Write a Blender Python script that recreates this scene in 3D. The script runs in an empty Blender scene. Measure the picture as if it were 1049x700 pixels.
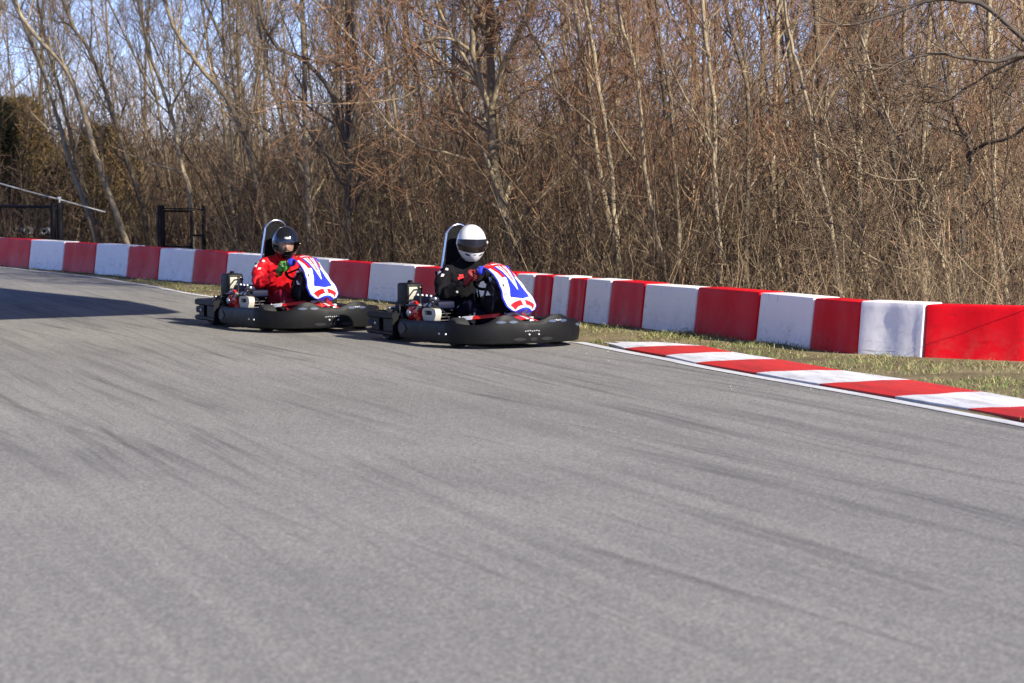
import bpy, bmesh, math, random
import numpy as np
from mathutils import Vector, Matrix, noise
random.seed(11); rng = np.random.default_rng(7)
R = math.radians
scene = bpy.context.scene
COL = scene.collection

# ------------------------------------------------------------------ camera mapping (photo pixels 1049x700)
FPX, CX, CY, CAMH = 2500.0, 524.5, 350.0, 1.5
PITCH = math.atan((350-183)/FPX)
def ray(x, y):
    u = (x-CX)/FPX; v = -(y-CY)/FPX
    return Vector((u, math.cos(PITCH)+v*math.sin(PITCH), -math.sin(PITCH)+v*math.cos(PITCH)))
def G(x, y, z=0.0):
    r = ray(x, y); t = (z-CAMH)/r.z
    return Vector((r.x*t, r.y*t, z))
def P(x, y, d):
    r = ray(x, y); t = d/r.y
    return Vector((r.x*t, d, CAMH+r.z*t))

SUN_AZ = R(43)      # from +X towards the camera (-Y)
SUN_EL = R(30)
SUN = Vector((math.cos(SUN_AZ)*math.cos(SUN_EL), -math.sin(SUN_AZ)*math.cos(SUN_EL), math.sin(SUN_EL)))

# ------------------------------------------------------------------ materials
MATS = {}
def nodes_of(name):
    m = bpy.data.materials.new(name); m.use_nodes = True
    nt = m.node_tree; b = nt.nodes['Principled BSDF']
    return m, nt, b
def mat(name, col, rough=0.5, metal=0.0, var=0.15, scale=6.0, bump=0.0, bscale=60.0, coat=0.0, spec=0.5, col2=None, rvar=0.1):
    if name in MATS: return MATS[name]
    m, nt, b = nodes_of(name); N = nt.nodes; L = nt.links
    tc = N.new('ShaderNodeTexCoord')
    no = N.new('ShaderNodeTexNoise'); no.inputs['Scale'].default_value = scale; no.inputs['Detail'].default_value = 6
    L.new(tc.outputs['Object'], no.inputs['Vector'])
    cr = N.new('ShaderNodeValToRGB')
    c2 = col2 if col2 else tuple(c*(1-var) for c in col)
    c1 = col if col2 else tuple(min(1, c*(1+var*0.5)) for c in col)
    cr.color_ramp.elements[0].position = 0.35; cr.color_ramp.elements[0].color = (*c2, 1)
    cr.color_ramp.elements[1].position = 0.65; cr.color_ramp.elements[1].color = (*c1, 1)
    L.new(no.outputs['Fac'], cr.inputs['Fac']); L.new(cr.outputs['Color'], b.inputs['Base Color'])
    mr = N.new('ShaderNodeMapRange'); mr.inputs['To Min'].default_value = max(0.02, rough-rvar); mr.inputs['To Max'].default_value = min(1, rough+rvar)
    L.new(no.outputs['Fac'], mr.inputs['Value']); L.new(mr.outputs['Result'], b.inputs['Roughness'])
    b.inputs['Metallic'].default_value = metal
    b.inputs['Specular IOR Level'].default_value = spec
    b.inputs['Coat Weight'].default_value = coat; b.inputs['Coat Roughness'].default_value = 0.08
    if bump:
        n2 = N.new('ShaderNodeTexNoise'); n2.inputs['Scale'].default_value = bscale; n2.inputs['Detail'].default_value = 5
        L.new(tc.outputs['Object'], n2.inputs['Vector'])
        bp = N.new('ShaderNodeBump'); bp.inputs['Strength'].default_value = bump; bp.inputs['Distance'].default_value = 0.02
        L.new(n2.outputs['Fac'], bp.inputs['Height']); L.new(bp.outputs['Normal'], b.inputs['Normal'])
    MATS[name] = m
    return m

def wnoise(nt, vec, scale, detail=6, rough=0.6, dist=0.0):
    n = nt.nodes.new('ShaderNodeTexNoise'); n.inputs['Scale'].default_value = scale
    n.inputs['Detail'].default_value = detail; n.inputs['Roughness'].default_value = rough; n.inputs['Distortion'].default_value = dist
    nt.links.new(vec, n.inputs['Vector']); return n.outputs['Fac']
def ramp(nt, fac, stops):
    r = nt.nodes.new('ShaderNodeValToRGB'); e = r.color_ramp.elements
    while len(e) < len(stops): e.new(0.5)
    for i, (p, c) in enumerate(stops):
        e[i].position = p; e[i].color = (*c, 1) if len(c) == 3 else c
    nt.links.new(fac, r.inputs['Fac']); return r.outputs['Color']
def mixc(nt, mode, fac, a, b):
    n = nt.nodes.new('ShaderNodeMix'); n.data_type = 'RGBA'; n.blend_type = mode
    for s, v in ((n.inputs[0], fac), (n.inputs[6], a), (n.inputs[7], b)):
        if isinstance(v, (int, float)): s.default_value = v
        elif isinstance(v, tuple): s.default_value = (*v, 1)
        else: nt.links.new(v, s)
    return n.outputs[2]

def asphalt_mat():
    m, nt, b = nodes_of('asphalt'); N = nt.nodes; L = nt.links
    g = N.new('ShaderNodeNewGeometry')
    def mapped(rot, sc):
        mp = N.new('ShaderNodeMapping'); mp.vector_type = 'TEXTURE'; mp.inputs['Rotation'].default_value = (0, 0, -rot); mp.inputs['Scale'].default_value = tuple(1/q for q in sc)
        L.new(g.outputs['Position'], mp.inputs['Vector']); return mp.outputs['Vector']
    base = ramp(nt, wnoise(nt, g.outputs['Position'], 0.35, 5, 0.55), [(0.3, (0.184, 0.177, 0.163)), (0.7, (0.238, 0.228, 0.207))])
    # aggregate
    vo = N.new('ShaderNodeTexVoronoi'); vo.inputs['Scale'].default_value = 95; L.new(g.outputs['Position'], vo.inputs['Vector'])
    agg = ramp(nt, vo.outputs['Color'], [(0.0, (0.55, 0.55, 0.56)), (0.5, (0.96, 0.96, 0.96)), (1.0, (1.7, 1.67, 1.6))])
    c = mixc(nt, 'MULTIPLY', 0.85, base, agg)
    fine = ramp(nt, wnoise(nt, g.outputs['Position'], 48, 8, 0.8), [(0.36, (0.68, 0.68, 0.69)), (0.64, (1.26, 1.26, 1.24))])
    c = mixc(nt, 'MULTIPLY', 0.8, c, fine)
    # the racing line runs further from the camera: rubber fades towards the inside of the bend
    sx = N.new('ShaderNodeSeparateXYZ'); L.new(g.outputs['Position'], sx.inputs[0])
    ma = N.new('ShaderNodeMath'); ma.operation = 'MULTIPLY_ADD'; ma.inputs[1].default_value = 0.9; L.new(sx.outputs['X'], ma.inputs[0]); L.new(sx.outputs['Y'], ma.inputs[2])
    rl = N.new('ShaderNodeMapRange'); rl.inputs['From Min'].default_value = 7.0; rl.inputs['From Max'].default_value = 12.5; L.new(ma.outputs[0], rl.inputs['Value'])
    line = ramp(nt, rl.outputs['Result'], [(0.0, (0.25, 0.25, 0.25)), (1.0, (1, 1, 1))])
    # rubber laid along the racing line: long thin streaks, in patches, at slightly different headings
    for rot, sc, lo, hi, dark, wgt, psc in ((R(-19), (2.6, 0.11, 1), 0.49, 0.69, 0.58, 1.0, 0.30), (R(-21), (6.5, 0.17, 1), 0.52, 0.66, 0.52, 0.95, 0.45),
                                       (R(-18), (14.0, 0.26, 1), 0.53, 0.68, 0.52, 0.9, 0.6), (R(-25), (8.0, 0.22, 1), 0.57, 0.66, 0.44, 0.9, 0.5)):
        st = wnoise(nt, mapped(rot, sc), 1.0, 4, 0.58, 0.08)
        mk = ramp(nt, st, [(lo, (0, 0, 0)), (hi, (1, 1, 1))])
        pt = ramp(nt, wnoise(nt, mapped(rot, (psc, psc*0.4, 1)), 1.0, 3, 0.5), [(0.42, (0, 0, 0)), (0.62, (1, 1, 1))])
        f = mixc(nt, 'MULTIPLY', 1.0, mk, pt)
        f2 = mixc(nt, 'MULTIPLY', 1.0, f, (wgt, wgt, wgt))
        f2 = mixc(nt, 'MULTIPLY', 1.0, f2, line)
        c = mixc(nt, 'MIX', f2, c, mixc(nt, 'MULTIPLY', 1.0, c, (dark, dark, dark*1.02)))
    lt = ramp(nt, wnoise(nt, mapped(R(-20), (5.0, 0.12, 1)), 1.3, 4, 0.6), [(0.5, (0.97, 0.97, 0.97)), (0.75, (1.13, 1.12, 1.11))])
    c = mixc(nt, 'MULTIPLY', 1.0, c, lt)
    L.new(c, b.inputs['Base Color'])
    b.inputs['Roughness'].default_value = 0.82; b.inputs['Specular IOR Level'].default_value = 0.35
    bp = N.new('ShaderNodeBump'); bp.inputs['Strength'].default_value = 0.55; bp.inputs['Distance'].default_value = 0.006
    L.new(wnoise(nt, g.outputs['Position'], 120, 4, 0.7), bp.inputs['Height']); L.new(bp.outputs['Normal'], b.inputs['Normal'])
    return m

def soil_mat(name, cols, sc=1.2):
    m, nt, b = nodes_of(name); g = nt.nodes.new('ShaderNodeNewGeometry')
    c = ramp(nt, wnoise(nt, g.outputs['Position'], sc, 6, 0.65), [(0.32, cols[0]), (0.5, cols[1]), (0.68, cols[2])])
    d = ramp(nt, wnoise(nt, g.outputs['Position'], 30, 6, 0.75), [(0.3, (0.5, 0.5, 0.5)), (0.7, (1.5, 1.45, 1.35))])
    nt.links.new(mixc(nt, 'MULTIPLY', 0.9, c, d), b.inputs['Base Color'])
    b.inputs['Roughness'].default_value = 0.95; b.inputs['Specular IOR Level'].default_value = 0.1
    bp = nt.nodes.new('ShaderNodeBump'); bp.inputs['Strength'].default_value = 0.9; bp.inputs['Distance'].default_value = 0.03
    nt.links.new(wnoise(nt, g.outputs['Position'], 22, 6, 0.7), bp.inputs['Height']); nt.links.new(bp.outputs['Normal'], b.inputs['Normal'])
    return m

def paint_mat(name, col, worn, grime=0.5, rough=0.55):
    """road paint with wear and dusty rubber"""
    m, nt, b = nodes_of(name); g = nt.nodes.new('ShaderNodeNewGeometry')
    mp = nt.nodes.new('ShaderNodeMapping'); mp.vector_type = 'TEXTURE'; mp.inputs['Rotation'].default_value = (0, 0, R(18)); mp.inputs['Scale'].default_value = (1/6, 1/0.8, 1)
    nt.links.new(g.outputs['Position'], mp.inputs['Vector'])
    w = ramp(nt, wnoise(nt, mp.outputs['Vector'], 2.2, 7, 0.7), [(0.46, (0, 0, 0)), (0.64, (grime, grime, grime))])
    c = mixc(nt, 'MIX', w, col, worn)
    d = ramp(nt, wnoise(nt, g.outputs['Position'], 55, 5, 0.7), [(0.3, (0.86, 0.86, 0.86)), (0.6, (1.04, 1.04, 1.04))])
    nt.links.new(mixc(nt, 'MULTIPLY', 1.0, c, d), b.inputs['Base Color'])
    b.inputs['Roughness'].default_value = rough; b.inputs['Specular IOR Level'].default_value = 0.35
    bp = nt.nodes.new('ShaderNodeBump'); bp.inputs['Strength'].default_value = 0.4; bp.inputs['Distance'].default_value = 0.008
    nt.links.new(wnoise(nt, g.outputs['Position'], 70, 4, 0.7), bp.inputs['Height']); nt.links.new(bp.outputs['Normal'], b.inputs['Normal'])
    return m

def plastic_block_mat(name, col, dark, faded):
    """moulded barrier plastic: faded cloudiness, scuffs along the foot, black tyre scrapes"""
    m, nt, b = nodes_of(name); N = nt.nodes; L = nt.links
    tc = N.new('ShaderNodeTexCoord'); oi = N.new('ShaderNodeObjectInfo')
    ad = N.new('ShaderNodeVectorMath'); ad.operation = 'ADD'
    sc = N.new('ShaderNodeVectorMath'); sc.operation = 'SCALE'; sc.inputs['Scale'].default_value = 37.0
    cv = N.new('ShaderNodeCombineXYZ'); L.new(oi.outputs['Random'], cv.inputs[0]); L.new(oi.outputs['Random'], cv.inputs[1])
    L.new(cv.outputs[0], sc.inputs[0]); L.new(tc.outputs['Object'], ad.inputs[0]); L.new(sc.outputs[0], ad.inputs[1])
    v = ad.outputs[0]
    c = ramp(nt, wnoise(nt, v, 2.6, 5, 0.55, 0.6), [(0.3, col), (0.75, faded)])
    sp = N.new('ShaderNodeSeparateXYZ'); L.new(tc.outputs['Object'], sp.inputs[0])
    # scuffs: horizontal scrapes near the foot
    mp = N.new('ShaderNodeMapping'); mp.inputs['Scale'].default_value = (3.0, 3.0, 22); L.new(v, mp.inputs['Vector'])
    sn = ramp(nt, wnoise(nt, mp.outputs['Vector'], 1.6, 6, 0.7, 0.4), [(0.53, (0, 0, 0)), (0.68, (1, 1, 1))])
    pm = ramp(nt, wnoise(nt, v, 3.1, 2, 0.5, 0.5), [(0.48, (0.06, 0.06, 0.06)), (0.62, (1, 1, 1))]); sn = mixc(nt, 'MULTIPLY', 1.0, sn, pm)
    hz = N.new('ShaderNodeMapRange'); hz.inputs['From Min'].default_value = 0.0; hz.inputs['From Max'].default_value = 0.34
    hz.inputs['To Min'].default_value = 0.95; hz.inputs['To Max'].default_value = 0.0; L.new(sp.outputs['Z'], hz.inputs['Value'])
    mm = N.new('ShaderNodeMath'); mm.operation = 'MULTIPLY'; L.new(hz.outputs['Result'], mm.inputs[0]); L.new(sn, mm.inputs[1])
    c = mixc(nt, 'MIX', mm.outputs[0], c, dark)
    # dusty splash
    dn = ramp(nt, wnoise(nt, v, 7, 7, 0.75), [(0.45, (0, 0, 0)), (0.8, (0.55, 0.55, 0.55))])
    hz2 = N.new('ShaderNodeMath'); hz2.operation = 'MULTIPLY'; L.new(dn, hz2.inputs[0]); L.new(hz.outputs['Result'], hz2.inputs[1])
    c = mixc(nt, 'MIX', hz2.outputs[0], c, (0.20, 0.16, 0.12))
    # stray tyre smudges anywhere
    sm = ramp(nt, wnoise(nt, v, 9, 3, 0.5, 1.5), [(0.64, (0, 0, 0)), (0.76, (0.4, 0.4, 0.4))])
    c = mixc(nt, 'MIX', sm, c, dark)
    L.new(c, b.inputs['Base Color'])
    rr = N.new('ShaderNodeMapRange'); rr.inputs['To Min'].default_value = 0.38; rr.inputs['To Max'].default_value = 0.6
    L.new(wnoise(nt, v, 5, 5, 0.6), rr.inputs['Value']); L.new(rr.outputs['Result'], b.inputs['Roughness']); b.inputs['Specular IOR Level'].default_value = 0.12
    b.inputs['Subsurface Weight'].default_value = 0.0
    bp = N.new('ShaderNodeBump'); bp.inputs['Strength'].default_value = 0.25; bp.inputs['Distance'].default_value = 0.03
    L.new(wnoise(nt, v, 3.5, 3, 0.5), bp.inputs['Height']); L.new(bp.outputs['Normal'], b.inputs['Normal'])
    return m

def bark_mat(name, a, bcol, obj_var=0.35, scale=9):
    m, nt, b = nodes_of(name); N = nt.nodes; L = nt.links
    g = N.new('ShaderNodeNewGeometry'); mp = N.new('ShaderNodeMapping'); mp.inputs['Scale'].default_value = (1, 1, 0.3)
    L.new(g.outputs['Position'], mp.inputs['Vector'])
    c = ramp(nt, wnoise(nt, mp.outputs['Vector'], scale, 6, 0.7), [(0.3, a), (0.7, bcol)])
    oi = N.new('ShaderNodeObjectInfo')
    rv = N.new('ShaderNodeMapRange'); rv.inputs['To Min'].default_value = 1-obj_var; rv.inputs['To Max'].default_value = 1+obj_var
    L.new(oi.outputs['Random'], rv.inputs['Value'])
    cb = N.new('ShaderNodeCombineXYZ')
    for i in range(3): L.new(rv.outputs['Result'], cb.inputs[i])
    L.new(mixc(nt, 'MULTIPLY', 1.0, c, cb.outputs[0]), b.inputs['Base Color'])
    b.inputs['Roughness'].default_value = 0.85; b.inputs['Specular IOR Level'].default_value = 0.2
    return m
def attr_mat(name, rough=0.8, trans=0.0):
    m, nt, b = nodes_of(name); at = nt.nodes.new('ShaderNodeAttribute'); at.attribute_name = 'tint'
    nt.links.new(at.outputs['Color'], b.inputs['Base Color'])
    b.inputs['Roughness'].default_value = rough; b.inputs['Specular IOR Level'].default_value = 0.2
    return m

M_ASPH = asphalt_mat()
M_SOIL = soil_mat('verge_soil', [(0.10, 0.085, 0.048), (0.19, 0.155, 0.09), (0.29, 0.235, 0.145)])
M_LITTER = soil_mat('leaf_litter', [(0.07, 0.045, 0.025), (0.13, 0.085, 0.045), (0.2, 0.13, 0.07)], 2.5)
M_LINE = paint_mat('line_paint', (0.60, 0.60, 0.60), (0.35, 0.35, 0.35), 0.6)
M_KW = paint_mat('kerb_white', (0.76, 0.75, 0.745), (0.26, 0.255, 0.25), 0.55)
M_KR = paint_mat('kerb_red', (0.62, 0.028, 0.020), (0.22, 0.04, 0.035), 0.55, 0.5)
M_BR = plastic_block_mat('barrier_red', (0.60, 0.002, 0.009), (0.05, 0.012, 0.014), (0.64, 0.007, 0.014))
M_BW = plastic_block_mat('barrier_white', (0.86, 0.82, 0.79), (0.07, 0.065, 0.065), (0.91, 0.88, 0.85))
M_BARK = bark_mat('bark', (0.115, 0.088, 0.056), (0.275, 0.215, 0.14))
M_BARKP = bark_mat('bark_pale', (0.165, 0.130, 0.083), (0.365, 0.293, 0.19), 0.15)
M_BARKD = bark_mat('bark_dark', (0.05, 0.042, 0.034), (0.12, 0.10, 0.08), 0.2)
M_TWIG = bark_mat('twig', (0.10, 0.072, 0.047), (0.22, 0.155, 0.10), 0.3, 2)
M_TWIGR = bark_mat('twig_red', (0.145, 0.080, 0.045), (0.30, 0.168, 0.096), 0.2, 2)
M_BRUSH = attr_mat('brush_stems'); M_GRASS = attr_mat('grass_blades', 0.7)

# ------------------------------------------------------------------ object helpers
def tag(o, label=None, cat=None, group=None, kind=None):
    if label: o['label'] = label
    if cat: o['category'] = cat
    if group: o['group'] = group
    if kind: o['kind'] = kind
    return o
def empty(name, loc=(0, 0, 0), rz=0.0):
    o = bpy.data.objects.new(name, None); o.empty_display_size = 0.2
    o.location = loc; o.rotation_euler = (0, 0, rz); COL.objects.link(o); return o
def link(name, me, parent=None):
    o = bpy.data.objects.new(name, me); COL.objects.link(o)
    if parent: o.parent = parent
    return o
def copy_tree(o, parent=None):
    c = o.copy(); COL.objects.link(c); c.parent = parent
    for ch in list(KIDS.get(o.name, [])): copy_tree(ch, c)
    return c
def copy_thing(o):
    c = o.copy(); COL.objects.link(c)
    for ch in [x for x in ALL() if x.parent == o]:
        d = ch.copy(); COL.objects.link(d); d.parent = c
        for g in [x for x in ALL() if x.parent == ch]:
            e = g.copy(); COL.objects.link(e); e.parent = d
    return c
def ALL(): return list(bpy.data.objects)

class MB:
    def __init__(s): s.v = []; s.f = []; s.m = []
    def add(s, vs, fs, mi=0):
        k = len(s.v); s.v += [tuple(v) for v in vs]; s.f += [tuple(i+k for i in f) for f in fs]; s.m += [mi]*len(fs)
    def box(s, c, size, rz=0, mi=0, ry=0, rx=0):
        x, y, z = size[0]/2, size[1]/2, size[2]/2
        Rm = Matrix.Rotation(rz, 3, 'Z') @ Matrix.Rotation(ry, 3, 'Y') @ Matrix.Rotation(rx, 3, 'X')
        vs = [Vector(c)+Rm@Vector(p) for p in ((-x,-y,-z),(x,-y,-z),(x,y,-z),(-x,y,-z),(-x,-y,z),(x,-y,z),(x,y,z),(-x,y,z))]
        s.add(vs, [(0,3,2,1),(4,5,6,7),(0,1,5,4),(1,2,6,5),(2,3,7,6),(3,0,4,7)], mi)
    def tube(s, pts, r, n=8, mi=0, closed=False):
        pts = [Vector(p) for p in pts]; K = len(pts)
        rs = r if isinstance(r, (list, tuple)) else [r]*K
        vs = []; up = None
        for i, p in enumerate(pts):
            a = pts[(i-1) % K] if (closed or i > 0) else p
            b = pts[(i+1) % K] if (closed or i < K-1) else p
            t = (b-a).normalized()
            if up is None: up = t.orthogonal().normalized()
            up = (up - t*up.dot(t)).normalized(); q = t.cross(up)
            for j in range(n):
                an = 2*math.pi*j/n; vs.append(p+(up*math.cos(an)+q*math.sin(an))*rs[i])
        fs = []
        for i in range(K if closed else K-1):
            for j in range(n):
                a = i*n+j; b = i*n+(j+1) % n; c = ((i+1) % K)*n
                fs.append((a, b, c+(j+1) % n, c+j))
        if not closed: fs.append(tuple(range(n-1, -1, -1))); fs.append(tuple((K-1)*n+j for j in range(n)))
        s.add(vs, fs, mi)
    def lathe(s, prof, org=(0,0,0), axis='Z', n=24, mi=0):
        """prof: list of (radius, height along axis)"""
        vs = []
        for r, h in prof:
            for j in range(n):
                a = 2*math.pi*j/n; x, y = r*math.cos(a), r*math.sin(a)
                p = {'Z': (x, y, h), 'Y': (x, h, -y), 'X': (h, x, y)}[axis]
                vs.append(Vector(org)+Vector(p))
        fs = []
        for i in range(len(prof)-1):
            for j in range(n):
                fs.append((i*n+j, i*n+(j+1) % n, (i+1)*n+(j+1) % n, (i+1)*n+j))
        s.add(vs, fs, mi)
    def grid(s, fn, nu, nv, mi=0):
        vs = []; 
        for i in range(nu+1):
            for j in range(nv+1): vs.append(fn(i/nu, j/nv))
        fs = []; ms = []
        for i in range(nu):
            for j in range(nv):
                a = i*(nv+1)+j; fs.append((a, a+nv+1, a+nv+2, a+1))
                ms.append(mi((i+.5)/nu, (j+.5)/nv) if callable(mi) else mi)
        k = len(s.v); s.v += [tuple(v) for v in vs]; s.f += [tuple(x+k for x in f) for f in fs]; s.m += ms
    def build(s, name, mats, parent=None, smooth=False, bevel=0.0, seg=2, solid=0.0, sub=0):
        me = bpy.data.meshes.new(name); me.from_pydata(s.v, [], s.f)
        if not isinstance(mats, (list, tuple)): mats = [mats]
        for m in mats: me.materials.append(m)
        me.polygons.foreach_set('material_index', s.m)
        bm = bmesh.new(); bm.from_mesh(me)
        bmesh.ops.remove_doubles(bm, verts=bm.verts, dist=1e-5)
        if not solid: bmesh.ops.recalc_face_normals(bm, faces=bm.faces)
        if bevel:
            ed = [e for e in bm.edges if len(e.link_faces) == 2 and e.calc_face_angle(0) > 0.5]
            bmesh.ops.bevel(bm, geom=ed, offset=bevel, segments=seg, profile=0.5, affect='EDGES', clamp_overlap=True)
        if solid: bmesh.ops.solidify(bm, geom=bm.faces[:], thickness=solid)
        bm.to_mesh(me); bm.free()
        if smooth or bevel: me.shade_smooth() if hasattr(me, 'shade_smooth') else None
        o = link(name, me, parent)
        if (smooth or bevel):
            try: me.set_sharp_from_angle(angle=R(40))
            except Exception: pass
        return o

def mesh_np(name, V, F, mats, mi=None, tint=None, parent=None, smooth=False):
    me = bpy.data.meshes.new(name); nf, k = F.shape
    me.vertices.add(len(V)); me.vertices.foreach_set('co', V.astype(np.float32).ravel())
    me.loops.add(nf*k); me.loops.foreach_set('vertex_index', F.astype(np.int32).ravel())
    me.polygons.add(nf); me.polygons.foreach_set('loop_start', np.arange(0, nf*k, k, dtype=np.int32))
    if not isinstance(mats, (list, tuple)): mats = [mats]
    for m in mats: me.materials.append(m)
    if mi is not None: me.polygons.foreach_set('material_index', mi.astype(np.int32))
    if smooth: me.polygons.foreach_set('use_smooth', np.ones(nf, dtype=bool))
    me.update(calc_edges=True)
    if tint is not None:
        at = me.color_attributes.new('tint', 'FLOAT_COLOR', 'POINT')
        at.data.foreach_set('color', np.concatenate([tint, np.ones((len(tint), 1))], 1).astype(np.float32).ravel())
    return link(name, me, parent)

def tubes_np(Pn, Rn, sides=3):
    """Pn (N,K,3), Rn (N,K) -> verts, quads"""
    N, K, _ = Pn.shape
    T = np.gradient(Pn, axis=1); T /= np.linalg.norm(T, axis=2, keepdims=True)+1e-9
    ref = np.where(np.abs(T[..., 2:3]) < 0.8, np.array([0, 0, 1.0]), np.array([1.0, 0, 0]))
    ref = np.broadcast_to(ref[:, :1], T.shape)
    A = np.cross(T, ref); A /= np.linalg.norm(A, axis=2, keepdims=True)+1e-9
    B = np.cross(T, A)
    an = np.arange(sides)*2*np.pi/sides
    V = Pn[:, :, None]+Rn[:, :, None, None]*(A[:, :, None]*np.cos(an)[None, None, :, None]+B[:, :, None]*np.sin(an)[None, None, :, None])
    idx = np.arange(N*K*sides).reshape(N, K, sides)
    a = idx[:, :-1]; b = np.roll(a, -1, axis=2); d = idx[:, 1:]; c = np.roll(d, -1, axis=2)
    F = np.stack([a, b, c, d], -1).reshape(-1, 4)
    return V.reshape(-1, 3), F

# ------------------------------------------------------------------ world, sun, camera
w = bpy.data.worlds.new('World'); scene.world = w; w.use_nodes = True
nt = w.node_tree; bg = nt.nodes['Background']
sky = nt.nodes.new('ShaderNodeTexSky'); sky.sky_type = 'NISHITA'; sky.sun_disc = False
sky.sun_elevation = SUN_EL
sky.sun_rotation = math.atan2(SUN.x, SUN.y)
sky.altitude = 1800; sky.air_density = 1.0; sky.dust_density = 0.0; sky.ozone_density = 6.0
tint = nt.nodes.new('ShaderNodeMix'); tint.data_type = 'RGBA'; tint.blend_type = 'MULTIPLY'; tint.inputs[0].default_value = 1.0
tint.inputs[7].default_value = (1.16, 1.0, 1.24, 1); nt.links.new(sky.outputs['Color'], tint.inputs[6]); nt.links.new(tint.outputs[2], bg.inputs['Color']); bg.inputs['Strength'].default_value = 0.076
sl = bpy.data.lights.new('sun', 'SUN'); sl.energy = 4.7; sl.angle = R(0.53); sl.color = (1.0, 0.93, 0.81)
so = bpy.data.objects.new('sun', sl); COL.objects.link(so)
so.rotation_euler = SUN.to_track_quat('Z', 'Y').to_euler(); so.location = SUN*60
cam = bpy.data.cameras.new('camera'); cam.sensor_width = 36; cam.lens = 36*FPX/1049; cam.clip_end = 2000; cam.clip_start = 0.1
co = bpy.data.objects.new('camera', cam); COL.objects.link(co)
co.location = (0, 0, CAMH); co.rotation_euler = (R(90)-PITCH, 0, 0)
cam.dof.use_dof = True; cam.dof.focus_distance = 21.6; cam.dof.aperture_fstop = 4.5
scene.camera = co
scene.view_settings.view_transform = 'Standard'; scene.view_settings.look = 'None'
scene.view_settings.exposure = 1.1; scene.view_settings.gamma = 1.0
scene.cycles.max_bounces = 6; scene.cycles.use_denoising = True

# ------------------------------------------------------------------ ground, road, kerb
EDGE = [(-120, 266), (0, 274), (30, 277.2), (96, 284), (129, 289.2), (160, 293.8), (196, 301), (260, 310), (340, 320.5), (420, 331), (500, 340.5), (560, 348)]
EDGE2 = [(590, 351.6), (600, 353), (640, 361.2), (682, 369), (713, 375.6), (775, 387), (850, 400), (917, 412), (1049, 437)]
def catmull(pts, n=6):
    out = []
    for i in range(len(pts)-1):
        p0 = pts[max(0, i-1)]; p1 = pts[i]; p2 = pts[i+1]; p3 = pts[min(len(pts)-1, i+2)]
        for k in range(n):
            t = k/n
            out.append(0.5*((2*p1)+(p2-p0)*t+(2*p0-5*p1+4*p2-p3)*t*t+(3*p1-p0-3*p2+p3)*t**3))
    out.append(pts[-1]); return out
edge_w = catmull([G(*p) for p in EDGE+EDGE2], 4)
dirl = (edge_w[-1]-edge_w[-4]).normalized()
edge_full = [edge_w[0]+(edge_w[0]-edge_w[2]).normalized()*40]+edge_w+[edge_w[-1]+dirl*30]
# ground sheet under everything
mb = MB(); S = 900
mb.add([(-S, -S, -0.012), (S, -S, -0.012), (S, S, -0.012), (-S, S, -0.012)], [(0, 1, 2, 3)])
tag(mb.build('ground', M_LITTER), kind='structure')
# verge strip (track-side grass soil), gently uneven
def offset(path, d):
    out = []
    for i, p in enumerate(path):
        a = path[max(0, i-1)]; b = path[min(len(path)-1, i+1)]; t = (b-a).normalized()
        out.append(p+Vector((-t.y, t.x, 0))*d)     # left of travel direction = away from the road (travel towards camera)
    return out
mb = MB(); rows = []
ds = [-0.15, 0.1, 0.3, 0.6, 1.0, 1.5, 2.2, 3.2, 4.5]
dense = []
for i in range(len(edge_full)-1):
    n = max(1, int((edge_full[i+1]-edge_full[i]).length/0.35))
    for k in range(n): dense.append(edge_full[i].lerp(edge_full[i+1], k/n))
dense.append(edge_full[-1])
for d in ds:
    r = offset(dense, d)
    for p in r: p.z = -0.006+(0.0 if d < 0.05 else min(0.045, 0.035*d)+0.018*noise.noise(p*1.7)+0.012*noise.noise(p*6))
    rows.append(r)
n = len(dense)
mb.add([p for r in rows for p in r], [(j*n+i, j*n+i+1, (j+1)*n+i+1, (j+1)*n+i) for j in range(len(ds)-1) for i in range(n-1)])
tag(mb.build('verge', M_SOIL, smooth=True), kind='structure')
# road: from the edge to far on the camera's side
mb = MB(); vs = []
left = [p.copy() for p in edge_full]
vs = [Vector((p.x, p.y, 0.004)) for p in left]+[Vector((p.x-70, p.y-25, 0.004)) for p in left]
m = len(left)
mb.add(vs, [(i, i+1, m+i+1, m+i) for i in range(m-1)])
lp = left[-1]
mb.add([(lp.x, lp.y, 0.004), (lp.x+40, lp.y-40, 0.004), (lp.x-60, lp.y-90, 0.004), (lp.x-70, lp.y-25, 0.004)], [(0, 1, 2, 3)])
tag(mb.build('road', M_ASPH), kind='structure')
def strip(name, path, w0, w1, z, m):
    a = offset(path, w0); b = offset(path, w1); k = len(path); mb = MB()
    mb.add([Vector((p.x, p.y, z)) for p in a+b], [(i, i+1, k+i+1, k+i) for i in range(k-1)])
    return tag(mb.build(name, m), kind='structure')
iE = min(range(len(edge_w)), key=lambda i: (edge_w[i]-G(590, 351.6)).length)
far_part = [edge_full[0]]+edge_w[:iE+1]
strip('edge_line', far_part, -0.10, -0.01, 0.009, M_LINE)
near_part = edge_w[iE:]+[edge_full[-1]]
strip('edge_line', near_part, -0.055, 0.055, 0.009, M_LINE)

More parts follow.
